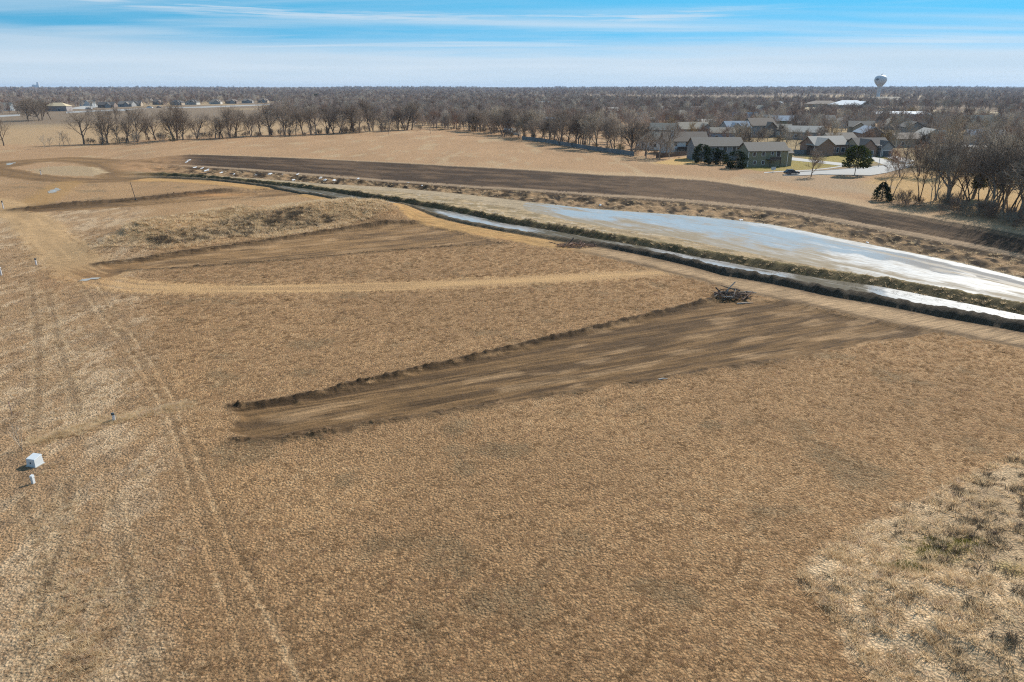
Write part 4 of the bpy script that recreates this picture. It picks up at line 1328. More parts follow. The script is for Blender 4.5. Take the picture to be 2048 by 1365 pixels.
for n_, (x, y, h, lb) in enumerate(((1318, 320, 9, 'spreading bare tree at the left end of the brown board fence'), (1338, 318, 7.5, 'bare tree right in front of the white chimney house'), (1292, 318, 10, 'bare tree between the fence lines left of the chimney house'), (1350, 298, 10, 'grey bare tree behind the left end of the chimney house'),
        (1490, 322, 11, 'slim tall bare tree at the corner between the slate and olive houses'), (1512, 300, 11, 'bare tree rising behind the roof of the olive house'), (1590, 300, 9.5, 'purple grey bare tree right behind the olive house'), (1640, 284, 8, 'dark bare tree behind the left gable of the brick house'),
        (1722, 296, 10, 'dark bare tree between the brick house and the garages'), (1742, 292, 11, 'bare tree rising directly behind the twin garages'), (1766, 294, 10, 'bare tree behind the right end of the twin garages'), (1790, 300, 9.5, 'bare tree right of the twin garages'), (1812, 322, 11, 'bare tree by the driveways right of the garages'),
        (1838, 352, 11, 'bare tree left of the tallest pale tree'), (1852, 330, 12, 'bare tree just behind and left of the tallest pale tree'), (1945, 296, 10, 'bare tree beside the right hand street bend'), (1905, 330, 9, 'bare tree beside the wall of the pale gabled house'), (2000, 335, 12, 'bare tree on the verge at far right'), (2022, 322, 13, 'tall bare tree behind the thicket at far right'), (1985, 312, 8, 'small bare tree standing on the pale street bend'))):
    put_tree('yard', place(x, y), h, lb, mat=[B_GREY, B_PALE, B_GREY, B_RED, B_DARK][n_ % 5])
put_tree('small', place(1356, 324), 2.2, 'tiny bare sapling on the golden lawn', k=1)

# hedgerow across the far field
put_tree('hedge', place(168, 289), 17.0, 'crooked leaning bare tree at the left end of the hedgerow', k=0)
for n_, p in enumerate(along([(185, 289), (260, 286), (400, 278), (520, 273), (640, 269), (760, 263), (830, 260)], 62, 4.0, 5.0)):
    put_tree('hedge', p, TR.choice([9, 11, 13, 15, 17, 18]) * TR.uniform(0.9, 1.1), 'bare hedgerow tree across the far field, %s from the crooked one' % ORD[n_], 'hedgerow trees')
for p in along([(150, 291), (260, 287), (400, 279), (520, 274), (640, 270), (760, 264), (830, 261)], 50, 3.0, 3.0):
    put_tree('shrub', p, TR.uniform(2.0, 5.0), 'leafless brush at the foot of the hedgerow trees', 'brush under the hedgerow', name='shrub', parts=False, mat=TR.choice([B_GREY, B_DARK, B_DARK]))
for n_, (x, y) in enumerate(((90, 298), (100, 297), (118, 293), (128, 292), (140, 293), (268, 288), (275, 289), (330, 287), (388, 283), (402, 282), (455, 281), (515, 276), (560, 276), (570, 275), (620, 273), (630, 272), (688, 269), (740, 268), (776, 271), (862, 268))):
    put_tree('small', place(x, y), TR.uniform(4, 8.5), 'thin young bare tree in front of the hedgerow, %s from left' % ORD[n_], 'young trees before the hedgerow', mat=TR.choice([B_PALE, B_GREY]))
put_tree('hedge', place(8, 292), 14.0, 'dark bare tree at the left edge of the picture', k=2, mat=B_DARK)
for n_, p in enumerate(along([(22, 244), (60, 243), (98, 240)], 9, 4, 6)):
    put_tree('hedge', p, TR.uniform(16, 20), 'bare tree in the clump left of the unfinished house, %s from left' % ORD[n_], 'clump left of the unfinished house')
for n_, p in enumerate(along([(188, 240), (215, 238), (262, 236)], 9, 3, 8)):
    put_tree('hedge', p, TR.uniform(8, 13), 'bare tree in the low clump before the left suburb, %s from left' % ORD[n_], 'low clump before the left suburb')
# tree line along the back fences
for n_, p in enumerate(along([(930, 262), (1000, 268), (1060, 277), (1120, 287), (1180, 297), (1240, 304), (1300, 312)], 58, 3.0, 7.0)):
    put_tree('yard' if TR.random() < 0.5 else 'hedge', p, TR.uniform(10.5, 17), 'bare tree along the back garden fences, %s from the far end' % ORD[n_], 'trees along the back garden fences', mat=TR.choice([B_GREY, B_GREY, B_DARK, B_PALE]))
for p in along([(900, 260), (1000, 269), (1060, 279), (1120, 289), (1180, 299), (1240, 306), (1300, 314)], 34, 2.0, 2.0):
    put_tree('shrub', p, TR.uniform(1.8, 4.2), 'leafless brush along the back garden fences', 'brush along the back garden fences', name='shrub', parts=False, mat=TR.choice([B_GREY, B_DARK, B_GOLD]))

# ------------------------------------------------------------------ houses
def box_mesh(name, x0, x1, y0, y1, z0, z1, mat, bev=0.0):
    v = [(x, y, z) for z in (z0, z1) for y in (y0, y1) for x in (x0, x1)]
    f = [(0, 2, 3, 1), (4, 5, 7, 6), (0, 1, 5, 4), (2, 6, 7, 3), (0, 4, 6, 2), (1, 3, 7, 5)]
    me = bpy.data.meshes.new(name)
    me.from_pydata(v, [], f)
    me.materials.append(mat)
    return me


def part(name, me, parent, label=None):
    o = link(bpy.data.objects.new(name, me), parent)
    if label: o['label'] = label
    return o


def raw(name, v, f, mat):
    me = bpy.data.meshes.new(name)
    me.from_pydata(v, [], f)
    me.materials.append(mat)
    return me


M_GLASS = plain('window_glass', (0.035, 0.045, 0.06), 0.08, 0.2)
M_TRIM = plain('white_trim', (0.72, 0.72, 0.70), 0.6, 0.06)
M_DECK = plain('dark_deck', (0.055, 0.045, 0.040), 0.8, 0.2)


def roof_mat(key):
    base = {'grey': (0.185, 0.160, 0.135), 'dark': (0.095, 0.085, 0.078), 'tan': (0.300, 0.255, 0.200), 'brown': (0.185, 0.145, 0.115), 'pale': (0.36, 0.33, 0.29), 'raw': (0.50, 0.40, 0.25), 'white': (0.68, 0.70, 0.72), 'blue': (0.20, 0.25, 0.31)}[key]
    return plain('roof_' + key, base, 0.9, 0.18, 1.6)


def wall_mat(key):
    base = {'olive': (0.235, 0.225, 0.150), 'slate': (0.205, 0.235, 0.265), 'white': (0.58, 0.60, 0.61), 'brick': (0.270, 0.175, 0.130), 'tan': (0.36, 0.29, 0.215), 'grey': (0.28, 0.28, 0.28), 'blue': (0.21, 0.29, 0.38), 'pale': (0.50, 0.48, 0.44), 'wrap': (0.28, 0.25, 0.24), 'brown': (0.20, 0.15, 0.12)}[key]
    return plain('wall_' + key, base, 0.8, 0.10, 2.5)


def gable_prism(x0, x1, y0, y1, z0, h, rise):
    ym = (y0 + y1) / 2
    v = [(x0, y0, z0), (x1, y0, z0), (x1, y1, z0), (x0, y1, z0), (x0, y0, h), (x1, y0, h), (x1, y1, h), (x0, y1, h), (x0, ym, h + rise), (x1, ym, h + rise)]
    f = [(0, 1, 5, 4), (2, 3, 7, 6), (1, 2, 6, 9, 5), (3, 0, 4, 8, 7), (4, 5, 9, 8), (6, 7, 8, 9), (0, 3, 2, 1)]
    return v, f


def roof_slabs(x0, x1, y0, y1, h, rise, ov=0.45, th=0.2):
    """gable roof with overhang and thickness, ridge along x"""
    ym = (y0 + y1) / 2; hd = (y1 - y0) / 2
    k = rise / hd
    xa, xb = x0 - ov, x1 + ov
    ya, yb = y0 - ov, y1 + ov
    za = h - ov * k + 0.06; zr = h + rise + 0.06
    v = [(xa, ya, za), (xb, ya, za), (xb, ym, zr), (xa, ym, zr), (xb, yb, za), (xa, yb, za)]
    v += [(x, y, z + th) for x, y, z in v]
    f = [(0, 1, 2, 3), (3, 2, 4, 5), (6, 9, 8, 7), (9, 11, 10, 8), (0, 6, 7, 1), (5, 4, 10, 11), (1, 7, 8, 2), (2, 8, 10, 4), (0, 3, 9, 6), (3, 5, 11, 9)]
    return v, f


def hip_slabs(x0, x1, y0, y1, h, rise, ov=0.45, th=0.2):
    xa, xb, ya, yb = x0 - ov, x1 + ov, y0 - ov, y1 + ov
    hd = (yb - ya) / 2; ym = (ya + yb) / 2
    r0, r1 = xa + min(hd, (xb - xa) / 2 - 0.2), xb - min(hd, (xb - xa) / 2 - 0.2)
    v = [(xa, ya, h), (xb, ya, h), (xb, yb, h), (xa, yb, h), (xa, ya, h + th), (xb, ya, h + th), (xb, yb, h + th), (xa, yb, h + th), (r0, ym, h + rise + th), (r1, ym, h + rise + th)]
    f = [(0, 3, 2, 1), (0, 1, 5, 4), (1, 2, 6, 5), (2, 3, 7, 6), (3, 0, 4, 7), (4, 5, 9, 8), (5, 6, 9), (6, 7, 8, 9), (7, 4, 8)]
    return v, f


def opening(parent, face, dims, u, z, w, h, kind='window', pane=None):
    """a window or door standing proud of a wall: frame, and the pane or leaf inside it"""
    x0, x1, y0, y1 = dims
    def tr(a, b, c):       # a along wall, b out of the wall
        if face == 'front': return (x0 + a, y0 - b, c)
        if face == 'back': return (x1 - a, y1 + b, c)
        if face == 'right': return (x1 + b, y0 + a, c)
        return (x0 - b, y1 - a, c)
    t = 0.13
    v = []; f = []
    for (a0, a1, c0, c1) in ((u - w / 2 - t, u - w / 2, z - t, z + h + t), (u + w / 2, u + w / 2 + t, z - t, z + h + t), (u - w / 2, u + w / 2, z + h, z + h + t), (u - w / 2, u + w / 2, z - t, z)):
        i = len(v)
        v += [tr(a0, 0.002, c0), tr(a1, 0.002, c0), tr(a1, 0.002, c1), tr(a0, 0.002, c1), tr(a0, 0.08, c0), tr(a1, 0.08, c0), tr(a1, 0.08, c1), tr(a0, 0.08, c1)]
        f += [(i + 4, i + 5, i + 6, i + 7), (i, i + 1, i + 5, i + 4), (i + 1, i + 2, i + 6, i + 5), (i + 2, i + 3, i + 7, i + 6), (i + 3, i, i + 4, i + 7)]
    o = part(kind, raw(kind, v, f, M_TRIM), parent)
    v = [tr(u - w / 2, 0.03, z), tr(u + w / 2, 0.03, z), tr(u + w / 2, 0.03, z + h), tr(u - w / 2, 0.03, z + h)]
    part('pane' if kind == 'window' else 'leaf', raw('pane', v, [(0, 1, 2, 3)], pane or M_GLASS), o)
    return o


def house(label, loc, rot, w, d, h, rise, wall, roof, wins=(), name='house', chimney=None, hip=False, wing=None, group=None, trim=True, garage=None):
    """ridge along local x, front towards local -y; loc is the middle of the front wall's foot"""
    o = empty(name, loc, rot)
    x0, x1, y0, y1 = -w / 2, w / 2, 0.0, d
    wm, rm = wall_mat(wall), roof_mat(roof)
    if hip:
        part('wall', box_mesh('wall', x0, x1, y0, y1, -0.6, h, wm), o)
        v, f = hip_slabs(x0, x1, y0, y1, h, rise)
    else:
        v, f = gable_prism(x0, x1, y0, y1, -0.6, h, rise)
        part('wall', raw('wall', v, f, wm), o)
        v, f = roof_slabs(x0, x1, y0, y1, h, rise)
    rf = part('roof', raw('roof', v, f, rm), o)
    if chimney:
        cx, cy = chimney
        part('chimney', box_mesh('chimney', cx - 0.45, cx + 0.45, cy - 0.4, cy + 0.4, h * 0.5, h + rise + 1.0, wall_mat('white') if wall in ('white', 'slate') else wall_mat('brick')), rf)
    if trim and not group:
        for (cx, cy) in ((x0, y0), (x1, y0), (x1, y1)):
            part('corner_board', box_mesh('corner_board', cx - 0.10, cx + 0.10, cy - 0.10, cy + 0.10, -0.5, h - 0.25, M_TRIM), o)
    for wn in wins:
        opening(o, wn[0], (x0, x1, y0, y1), *wn[1:])
    if wing:
        wx, ww, wd, wh, wr, wwall = wing
        # a cross gable standing out of the front
        vv, ff = gable_prism(-wd, d / 2, wx - ww / 2, wx + ww / 2, -0.6, wh, wr)
        rotv = lambda q: (q[1], q[0], q[2])
        part('wing_wall', raw('wing_wall', [rotv(q) for q in vv], [tuple(reversed(q)) for q in ff], wall_mat(wwall)), o)
        vv, ff = roof_slabs(-wd, d / 2, wx - ww / 2, wx + ww / 2, wh, wr)
        part('wing_roof', raw('wing_roof', [rotv(q) for q in vv], [tuple(reversed(q)) for q in ff], rm), o)
        if garage:
            opening(o, 'front', (wx - ww / 2, wx + ww / 2, -wd, d), ww / 2, 0.0, ww * 0.62, 2.2, 'garage_door', garage)
    return tag(o, label, 'house', group)


M_GDARK = plain('garage_dark', (0.06, 0.075, 0.085), 0.6, 0.1)
M_GPALE = plain('garage_pale', (0.45, 0.42, 0.38), 0.6, 0.1)
D = math.radians
# nearest homes, left to right
W1 = [('front', 2.0, 3.6, 1.0, 1.2), ('front', 5.2, 3.6, 1.0, 1.2), ('front', 8.4, 3.9, 0.8, 1.0), ('front', 10.6, 3.2, 1.4, 1.8), ('front', 2.4, 1.0, 1.0, 0.9), ('front', 5.4, 0.9, 1.0, 1.0), ('right', 2.0, 3.6, 1.0, 1.4), ('right', 5.6, 3.6, 1.2, 1.1)]
olive = house('olive green two storey house with grey roof beside the dark evergreens', place(1534, 334), D(9), 14.0, 8.0, 5.2, 2.3, 'olive', 'grey', W1)
part('deck', box_mesh('deck', -0.6, 3.2, -2.8, -0.02, 2.3, 2.5, M_DECK), olive)
for qx in (-0.5, 3.1):
    part('deck_post', box_mesh('deck_post', qx - 0.09, qx + 0.09, -2.75, -2.57, -0.3, 3.4, M_DECK), olive)
part('deck_railing', box_mesh('deck_railing', -0.6, 3.2, -2.80, -2.72, 2.6, 3.4, M_DECK), olive)
part('porch_wall', box_mesh('porch_wall', 7.02, 9.2, 1.0, 6.3, -0.4, 4.2, wall_mat('olive')), olive)
v, f = roof_slabs(7.05, 9.2, 1.0, 6.3, 4.25, 1.2)
part('porch_roof', raw('porch_roof', v, f, roof_mat('grey')), olive)
W2 = [('front', 2.0, 3.2, 1.5, 1.3), ('front', 8.5, 3.1, 1.2, 1.7), ('front', 11.2, 3.1, 1.4, 1.7), ('front', 14.6, 3.1, 1.3, 1.7), ('right', 3.4, 3.4, 1.0, 1.1)]
slate = house('long blue grey ranch house behind the row of dark evergreens', place(1436, 321), D(4), 18.0, 9.0, 5.0, 2.6, 'slate', 'grey', W2)
W3 = [('front', 4.0, 3.0, 1.4, 1.6), ('front', 9.0, 2.8, 1.8, 2.0), ('right', 3.0, 3.2, 0.7, 0.9), ('right', 5.0, 3.2, 0.7, 0.9)]
white = house('white house with tall chimney and dark rear deck', place(1372, 308), D(2), 17.0, 10.0, 4.8, 3.2, 'white', 'brown', W3, chimney=(-6.0, 0.6))
part('deck', box_mesh('deck', -4.5, 2.0, -3.2, -0.02, 1.9, 2.1, M_DECK), white)
part('deck_railing', box_mesh('deck_railing', -4.5, 2.0, -3.2, -3.1, 2.1, 3.0, M_DECK), white)
for qx in (-4.4, -1.2, 1.9):
    part('deck_post', box_mesh('deck_post', qx - 0.09, qx + 0.09, -3.08, -2.9, -0.4, 2.1, M_DECK), white)
house('white gabled house half hidden by bare trees left of the chimney house', place(1300, 300), D(-25), 12.0, 9.0, 4.2, 2.8, 'white', 'tan', [('front', 3, 1.2, 1.2, 1.3), ('front', 8, 1.2, 1.2, 1.3), ('right', 4, 1.5, 1.2, 1.3)])
house('tan brick house with stepped gables and covered porch across the lawn', place(1660, 311), D(14), 15.0, 9.0, 4.0, 2.8, 'brick', 'pale', [('front', 8.5, 1.0, 1.0, 1.8), ('front', 10.5, 1.0, 1.0, 1.8), ('front', 13.0, 1.2, 1.6, 1.5)], chimney=(-1.5, 6.5), wing=(-4.0, 7.0, 2.5, 4.0, 2.4, 'brick'))
garage_h = house('brick house with twin gabled garages and dark garage doors', place(1746, 313), D(6), 13.0, 10.0, 3.8, 2.6, 'tan', 'dark', [('front', 1.2, 0.0, 1.2, 2.2, 'door', M_GDARK)], wing=(-3.6, 6.0, 2.4, 3.6, 2.6, 'brick'), garage=M_GDARK)
vv, ff = gable_prism(-2.2, 5.0, 1.6, 6.4, -0.6, 3.4, 2.2)
part('wing_wall', raw('wing_wall', [(q[1], q[0], q[2]) for q in vv], [tuple(reversed(q)) for q in ff], wall_mat('grey')), garage_h)
vv, ff = roof_slabs(-2.2, 5.0, 1.6, 6.4, 3.4, 2.2)
part('wing_roof', raw('wing_roof', [(q[1], q[0], q[2]) for q in vv], [tuple(reversed(q)) for q in ff], roof_mat('dark')), garage_h)
opening(garage_h, 'front', (1.6, 6.4, -2.2, 10), 2.4, 0.0, 3.4, 2.2, 'garage_door', M_GDARK)
house('pale gabled house behind the tallest bare tree at right', place(1930, 342), D(-28), 15.0, 10.0, 3.6, 3.2, 'pale', 'tan', [('right', 4.5, 1.2, 1.0, 1.3), ('front', 5, 1, 1.4, 1.3)])


def roof_at(x, y, z):
    """where a roof seen at pixel x,y stands when its ridge is z above the ground there"""
    X, Y = at(x, y, z + 0.9)
    return Vector((X, Y, ground_z(X, Y)))


SUB = [  # ridge pixel, rotation, width, depth, wall height, rise, wall, roof, label
    (1392, 246, 8, 16, 10, 4.2, 3.2, 'grey', 'tan', 'tan roofed house with grey front gable behind the chimney house', (5.0, 7.0, 3.5, 4.2, 2.6, 'grey')),
    (1325, 248, -20, 13, 9, 4.6, 3.0, 'slate', 'tan', 'slate walled house with tan roof left of the grey gabled house', None),
    (1447, 257, -10, 12, 8, 3.6, 2.2, 'blue', 'tan', 'small bright blue house with flat tan roof', None),
    (1530, 238, 12, 14, 10, 6.0, 3.4, 'slate', 'brown', 'tall slate and brown house behind the olive house', (3.0, 6.0, 2.5, 5.0, 2.6, 'brown')),
    (1300, 236, 15, 13, 9, 4.0, 2.8, 'tan', 'brown', 'brown roofed house in the trees beyond the white gabled house', None),
    (1822, 268, 6, 12, 9, 3.6, 2.2, 'tan', 'brown', 'small tan roofed house in shade left of the tallest bare tree', None),
    (1978, 262, -18, 15, 10, 3.6, 2.6, 'grey', 'blue', 'blue grey roofed house beyond the street at far right', None),
    (1690, 268, 10, 13, 9, 3.6, 2.4, 'pale', 'grey', 'grey roofed house directly behind the tan brick house', None),
    (1560, 250, -15, 12, 9, 3.8, 2.6, 'pale', 'tan', 'pale house half hidden by reddish trees behind the brick house', None),
    (1182, 214, -12, 14, 9, 4.6, 3.0, 'grey', 'dark', 'dark roofed house beside the golden willow', None),
    (1216, 237, 8, 13, 9, 4.2, 3.0, 'brown', 'brown', 'brown roofed house just behind the fence line trees', None),
]
for x, y, rt, w, d, h, ri, wl, rf, lb, wg in SUB:
    house(lb, roof_at(x, y, h + ri), D(rt), w, d, h, ri, wl, rf, [('front', w * .25, 1.0, 1.3, 1.3), ('front', w * .7, 1.0, 1.3, 1.3), ('right', d * .5, 1.2, 1.1, 1.3)], wing=wg)
GEN = [(1052, 203), (1084, 203), (1112, 208), (1150, 200), (1128, 220), (1230, 216), (1257, 218), (1330, 213), (1347, 220), (1402, 214), (1430, 221), (1455, 222), (1490, 226), (1508, 211), (1545, 231), (1570, 233), (1592, 238), (1655, 232), (1705, 236), (1725, 244), (1800, 238), (1845, 244), (1612, 254), (1628, 244), (1480, 244), (1372, 232), (1275, 226), (1760, 254), (1880, 258), (1360, 222), (1920, 236), (1960, 232), (1098, 236), (1060, 226), (1420, 240), (990, 212), (930, 208), (860, 204), ]
HR = random.Random(31)
COMBO = [(w_, r_) for w_ in ('white', 'tan', 'grey', 'pale', 'brick', 'slate', 'olive') for r_ in ('grey', 'tan', 'brown', 'pale', 'dark', 'blue')]
HR.shuffle(COMBO)
for n_, (x, y) in enumerate(GEN):
    wl, rf = COMBO[n_ % len(COMBO)]
    w = HR.uniform(12, 17); d = HR.uniform(8.5, 10.5); h = HR.choice([3.2, 3.6, 5.4]); ri = HR.uniform(2.4, 3.2)
    wg = (HR.uniform(-3, 3), HR.uniform(5, 7), 2.0, h - 0.1, ri * 0.8, wl) if HR.random() < 0.6 else None
    wn = {'white': 'white walled', 'tan': 'tan walled', 'grey': 'grey walled', 'pale': 'cream walled', 'brick': 'brick', 'slate': 'slate walled', 'olive': 'olive walled'}[wl]
    rn = {'pale': 'pale beige', 'blue': 'blue grey'}.get(rf, rf)
    side = 'centre' if x < 1300 else 'right'
    house('%s suburb house with %s roof among bare trees, %s background' % (wn, rn, side), roof_at(x, y, h + ri), D(HR.choice([0, 12, -20, 80, -70, 30])), w, d, h, ri, wl, rf,
          [('front', w * .25, 1.0, 1.4, 1.3), ('front', w * .65, 1.0, 1.4, 1.3), ('right', d * .5, 1.0, 1.2, 1.3)], wing=wg, group='gabled houses in the wooded suburb')
# left suburb
house('unfinished house with bare plywood roof and house wrap on its walls', place(112, 223), D(5), 24, 14, 5.5, 3.6, 'wrap', 'raw', [('front', 15.5, 0.2, 2.0, 2.6, 'door', M_GDARK), ('front', 6, 1.2, 1.6, 1.6)], trim=False, hip=True)
house('white gabled house right of the unfinished house', place(172, 212), D(-10), 22, 12, 4.5, 3.4, 'white', 'grey', [('front', 5, 1, 2, 1.6), ('front', 15, 1, 2, 1.6)], wing=(4, 10, 3, 4.4, 3.0, 'white'))
house('pale house cut by the left edge of the picture', place(6, 222), D(-8), 20, 12, 5.0, 3.8, 'white', 'tan', [('front', 6, 1, 2, 1.6), ('front', 15, 1, 2, 1.6)])
for n_, (x, y, s) in enumerate(((212, 216, 1.2), (250, 214, 1.15), (268, 213, 1.1), (316, 210, 1), (352, 211, 1), (382, 210, 1.05), (430, 209, 1), (462, 208, 1.05), (494, 207, 1), (525, 206, 1), (395, 200, 1), (440, 198, 1), (470, 198, 1), (505, 199, 1), (150, 198, 1), (292, 203, 1), (335, 202, 1), (60, 205, 1), (30, 203, 1), (20, 196, 1), (45, 192, 1), (75, 198, 1), (100, 195, 1), (125, 191, 1), (180, 200, 1), (205, 197, 1), (232, 200, 1), (262, 198, 1), (310, 196, 1), (360, 195, 1), (415, 194, 1), (545, 203, 1), (575, 200, 1), (85, 188, 1.2), (240, 190, 1.2))):
    house('%s house of the left suburb street, counted from the white gabled house' % ORD[n_] if n_ < 10 else 'house in the back row of the left suburb, %s along' % ORD[n_ - 10], place(x, y), D(HR.uniform(-14, 14)), 17 * s, 11 * s, 3.6, 3.6, HR.choice(['grey', 'tan', 'brown', 'pale']), HR.choice(['dark', 'grey', 'brown', 'dark']),
          [('front', 4, 1.0, 1.8, 1.4), ('front', 12, 1.0, 1.8, 1.4)], hip=HR.random() < 0.65, wing=(3, 7, 2, 3.5, 2.8, 'grey'), group='houses along the left suburb street')

# ------------------------------------------------------------------ streets, drives, fences
M_CONC = plain('concrete', (0.30, 0.29, 0.275), 0.85, 0.12, 0.4)
M_CONC2 = plain('pale_concrete', (0.36, 0.345, 0.32), 0.85, 0.08, 0.6)
M_KERB = plain('kerb', (0.38, 0.365, 0.34), 0.85, 0.08, 1.0)


def slab(name, px, lift, mat, th=0.15, kerb=False, kind='structure'):
    pts = [place(x, y) for x, y in px]
    n = len(pts)
    c = sum(pts, Vector((0, 0, 0))) / n
    v = [(p.x - c.x, p.y - c.y, p.z - c.z + lift) for p in pts] + [(p.x - c.x, p.y - c.y, p.z - c.z + lift - th) for p in pts]
    f = [tuple(range(n)), tuple(reversed(range(n, 2 * n)))] + [(i, n + i, n + (i + 1) % n, (i + 1) % n) for i in range(n)]
    o = link(bpy.data.objects.new(name, raw(name, v, f, mat)))
    o.location = c
    tag(o, kind=kind)
    if kerb:
        vv = []; ff = []
        for i in range(n):
            a = pts[i]; b = pts[(i + 1) % n]
            d = (b - a); d.z = 0
            if d.length < 0.1: continue
            s = Vector((-d.y, d.x, 0)).normalized() * 0.16
            k = len(vv)
            for q, dz in ((a - s, 0), (b - s, 0), (b + s, 0), (a + s, 0)):
                vv.append((q.x - c.x, q.y - c.y, q.z - c.z + lift - 0.05))
            for q in (a - s, b - s, b + s, a + s):
                vv.append((q.x - c.x, q.y - c.y, q.z - c.z + lift + 0.12))
            ff += [(k + 4, k + 5, k + 6, k + 7), (k, k + 1, k + 5, k + 4), (k + 1, k + 2, k + 6, k + 5), (k + 2, k + 3, k + 7, k + 6), (k + 3, k, k + 4, k + 7)]
        ko = link(bpy.data.objects.new('kerb', raw('kerb', vv, ff, M_KERB)), o)
    return o


slab('street', [(1566, 352), (1600, 344.5), (1650, 341.5), (1700, 338), (1750, 333), (1800, 329), (1830, 329), (1815, 336), (1770, 347), (1740, 352), (1690, 351), (1640, 350), (1600, 352)], 0.05, M_CONC, kerb=True)
slab('driveway', [(1581, 321), (1581, 315), (1640, 322), (1690, 327), (1712, 331), (1690, 333), (1640, 327)], 0.05, M_CONC2)
slab('driveway', [(1724, 314), (1748, 314), (1775, 320), (1800, 328), (1770, 331), (1745, 322)], 0.05, M_CONC2)
slab('driveway', [(1765, 312), (1785, 311), (1830, 322), (1812, 328), (1785, 320)], 0.055, M_CONC2)
slab('pavement', [(1528, 345.5), (1560, 343), (1620, 340.5), (1660, 336), (1690, 331.5), (1694, 332.5), (1662, 337.5), (1622, 341.8), (1560, 344.5), (1528, 347)], 0.06, M_CONC2)
slab('street', [(1880, 300), (1900, 289), (1935, 283), (1990, 290), (2060, 300), (2200, 310), (2200, 330), (2048, 322), (1990, 318), (1960, 306), (1920, 298)], 0.05, M_CONC, kerb=True)
slab('street', [(132, 224), (190, 221), (300, 217), (420, 213), (560, 208), (560, 210), (420, 215.5), (300, 220), (190, 224), (132, 227)], 0.08, M_CONC)
slab('street', [(-60, 234), (40, 229), (40, 232), (-60, 238)], 0.08, M_CONC)
slab('driveway', [(136, 218), (168, 212), (200, 210), (200, 213), (175, 219)], 0.08, M_CONC2)
slab('playing_field', [(1560, 213), (1650, 214), (1760, 219), (1900, 222), (2040, 226), (2040, 240), (1900, 238), (1760, 232), (1640, 226), (1560, 219)], 0.06, plain('dry_lawn', (0.43, 0.33, 0.185), 0.95, 0.15, 0.05))

M_FENCE1 = plain('fence_slate', (0.185, 0.195, 0.20), 0.85, 0.15, 1.5, obj_var=0.15)
M_FENCE2 = plain('fence_brown', (0.120, 0.090, 0.070), 0.85, 0.15, 1.5, obj_var=0.15)


def fence(label, px, mat, h=1.8):
    w = [place(x, y) for x, y in px]
    o = empty('fence', w[0])
    pm = box_mesh('panel', 0.06, 2.34, -0.03, 0.03, 0.08, h, mat)
    qm = box_mesh('post', -0.055, 0.055, -0.055, 0.055, -0.3, h + 0.1, mat)
    for i in range(len(w) - 1):
        d = w[i + 1] - w[i]; L = math.hypot(d.x, d.y); n = max(1, int(L / 2.4)); a = math.atan2(d.y, d.x)
        for k in range(n):
            p = w[i] + d * ((k * L / n) / L)
            for me, nm in ((pm, 'panel'), (qm, 'post')):
                q = part(nm, me, o)
                q.location = p - w[0]; q.rotation_euler = (0, 0, a); q.scale = (L / n / 2.4, 1, 1) if nm == 'panel' else (1, 1, 1)
    return tag(o, label, 'fence')


fence('slate grey board fence running behind the dense tree line', [(1044, 280), (1085, 285), (1120, 291), (1180, 301), (1240, 309), (1268, 313)], M_FENCE1)
fence('brown board fence in front of the white chimney house', [(1312, 317), (1350, 314), (1398, 309)], M_FENCE2)
fence('grey board fence between the olive house and the brick house', [(1586, 309), (1608, 310), (1630, 309)], M_FENCE1)

# sheds at the corner of the field
sh = house('small white shed by the trees at the corner of the far field', place(1016, 269), D(-10), 4.0, 3.0, 2.3, 0.9, 'white', 'blue', [('front', 2, 0.0, 1.0, 1.9, 'door', M_GPALE)], name='shed', trim=False); sh['category'] = 'shed'
sh = house('pale shed half hidden behind a tree trunk beside the white shed', place(1034, 270), D(15), 4.2, 3.0, 2.2, 0.9, 'pale', 'tan', [], name='shed', trim=False); sh['category'] = 'shed'

# ------------------------------------------------------------------ school, metal building, water tower
def big(name, label, x, y, rot, w, d, h, ri, wl, rf, hip=True, wing=None):
    o = house(label, place(x, y), D(rot), w, d, h, ri, wl, rf, [('front', w * q, 1.0, w * 0.06, 1.8) for q in (0.15, 0.35, 0.55, 0.75)], name=name, trim=False, hip=hip, wing=wing)
    o['category'] = 'building'
    return o


big('school_building', 'low school building with bright white sloped roof beside the parked cars', 1705, 218, -4, 44, 26, 4.2, 5.5, 'grey', 'white', wing=(14, 16, 5, 4.1, 4.5, 'grey'))
big('school_building', 'brown roofed school block left of the white roofed school', 1650, 215, -4, 42, 22, 4.0, 4.0, 'tan', 'brown')
big('school_building', 'tan roofed gymnasium right of the white roofed school', 1775, 211, -6, 40, 26, 7.0, 4.5, 'brick', 'tan', hip=False)
big('metal_building', 'long pale metal building with white roof beyond the suburb roofs', 1805, 246, -7, 38, 22, 6.0, 1.6, 'slate', 'white', hip=False)
big('metal_building', 'small white metal building at the left end of the playing field', 1547, 214, 5, 26, 14, 4.5, 2.0, 'white', 'white', hip=False)

M_TOWER = plain('tower_paint', (0.60, 0.63, 0.66), 0.5, 0.05, 0.1)
M_EMBLEM = plain('tower_emblem', (0.16, 0.19, 0.22), 0.6, 0.2, 0.3)


def lathe(prof, k, name, mat):
    v = []; f = []
    for r, z in prof:
        for q in range(k):
            a = 2 * math.pi * q / k
            v.append((r * math.cos(a), r * math.sin(a), z))
    for i in range(len(prof) - 1):
        for q in range(k):
            q2 = (q + 1) % k
            f.append((i * k + q, i * k + q2, (i + 1) * k + q2, (i + 1) * k + q))
    me = raw(name, v, f, mat)
    for p in me.polygons: p.use_smooth = True
    return me


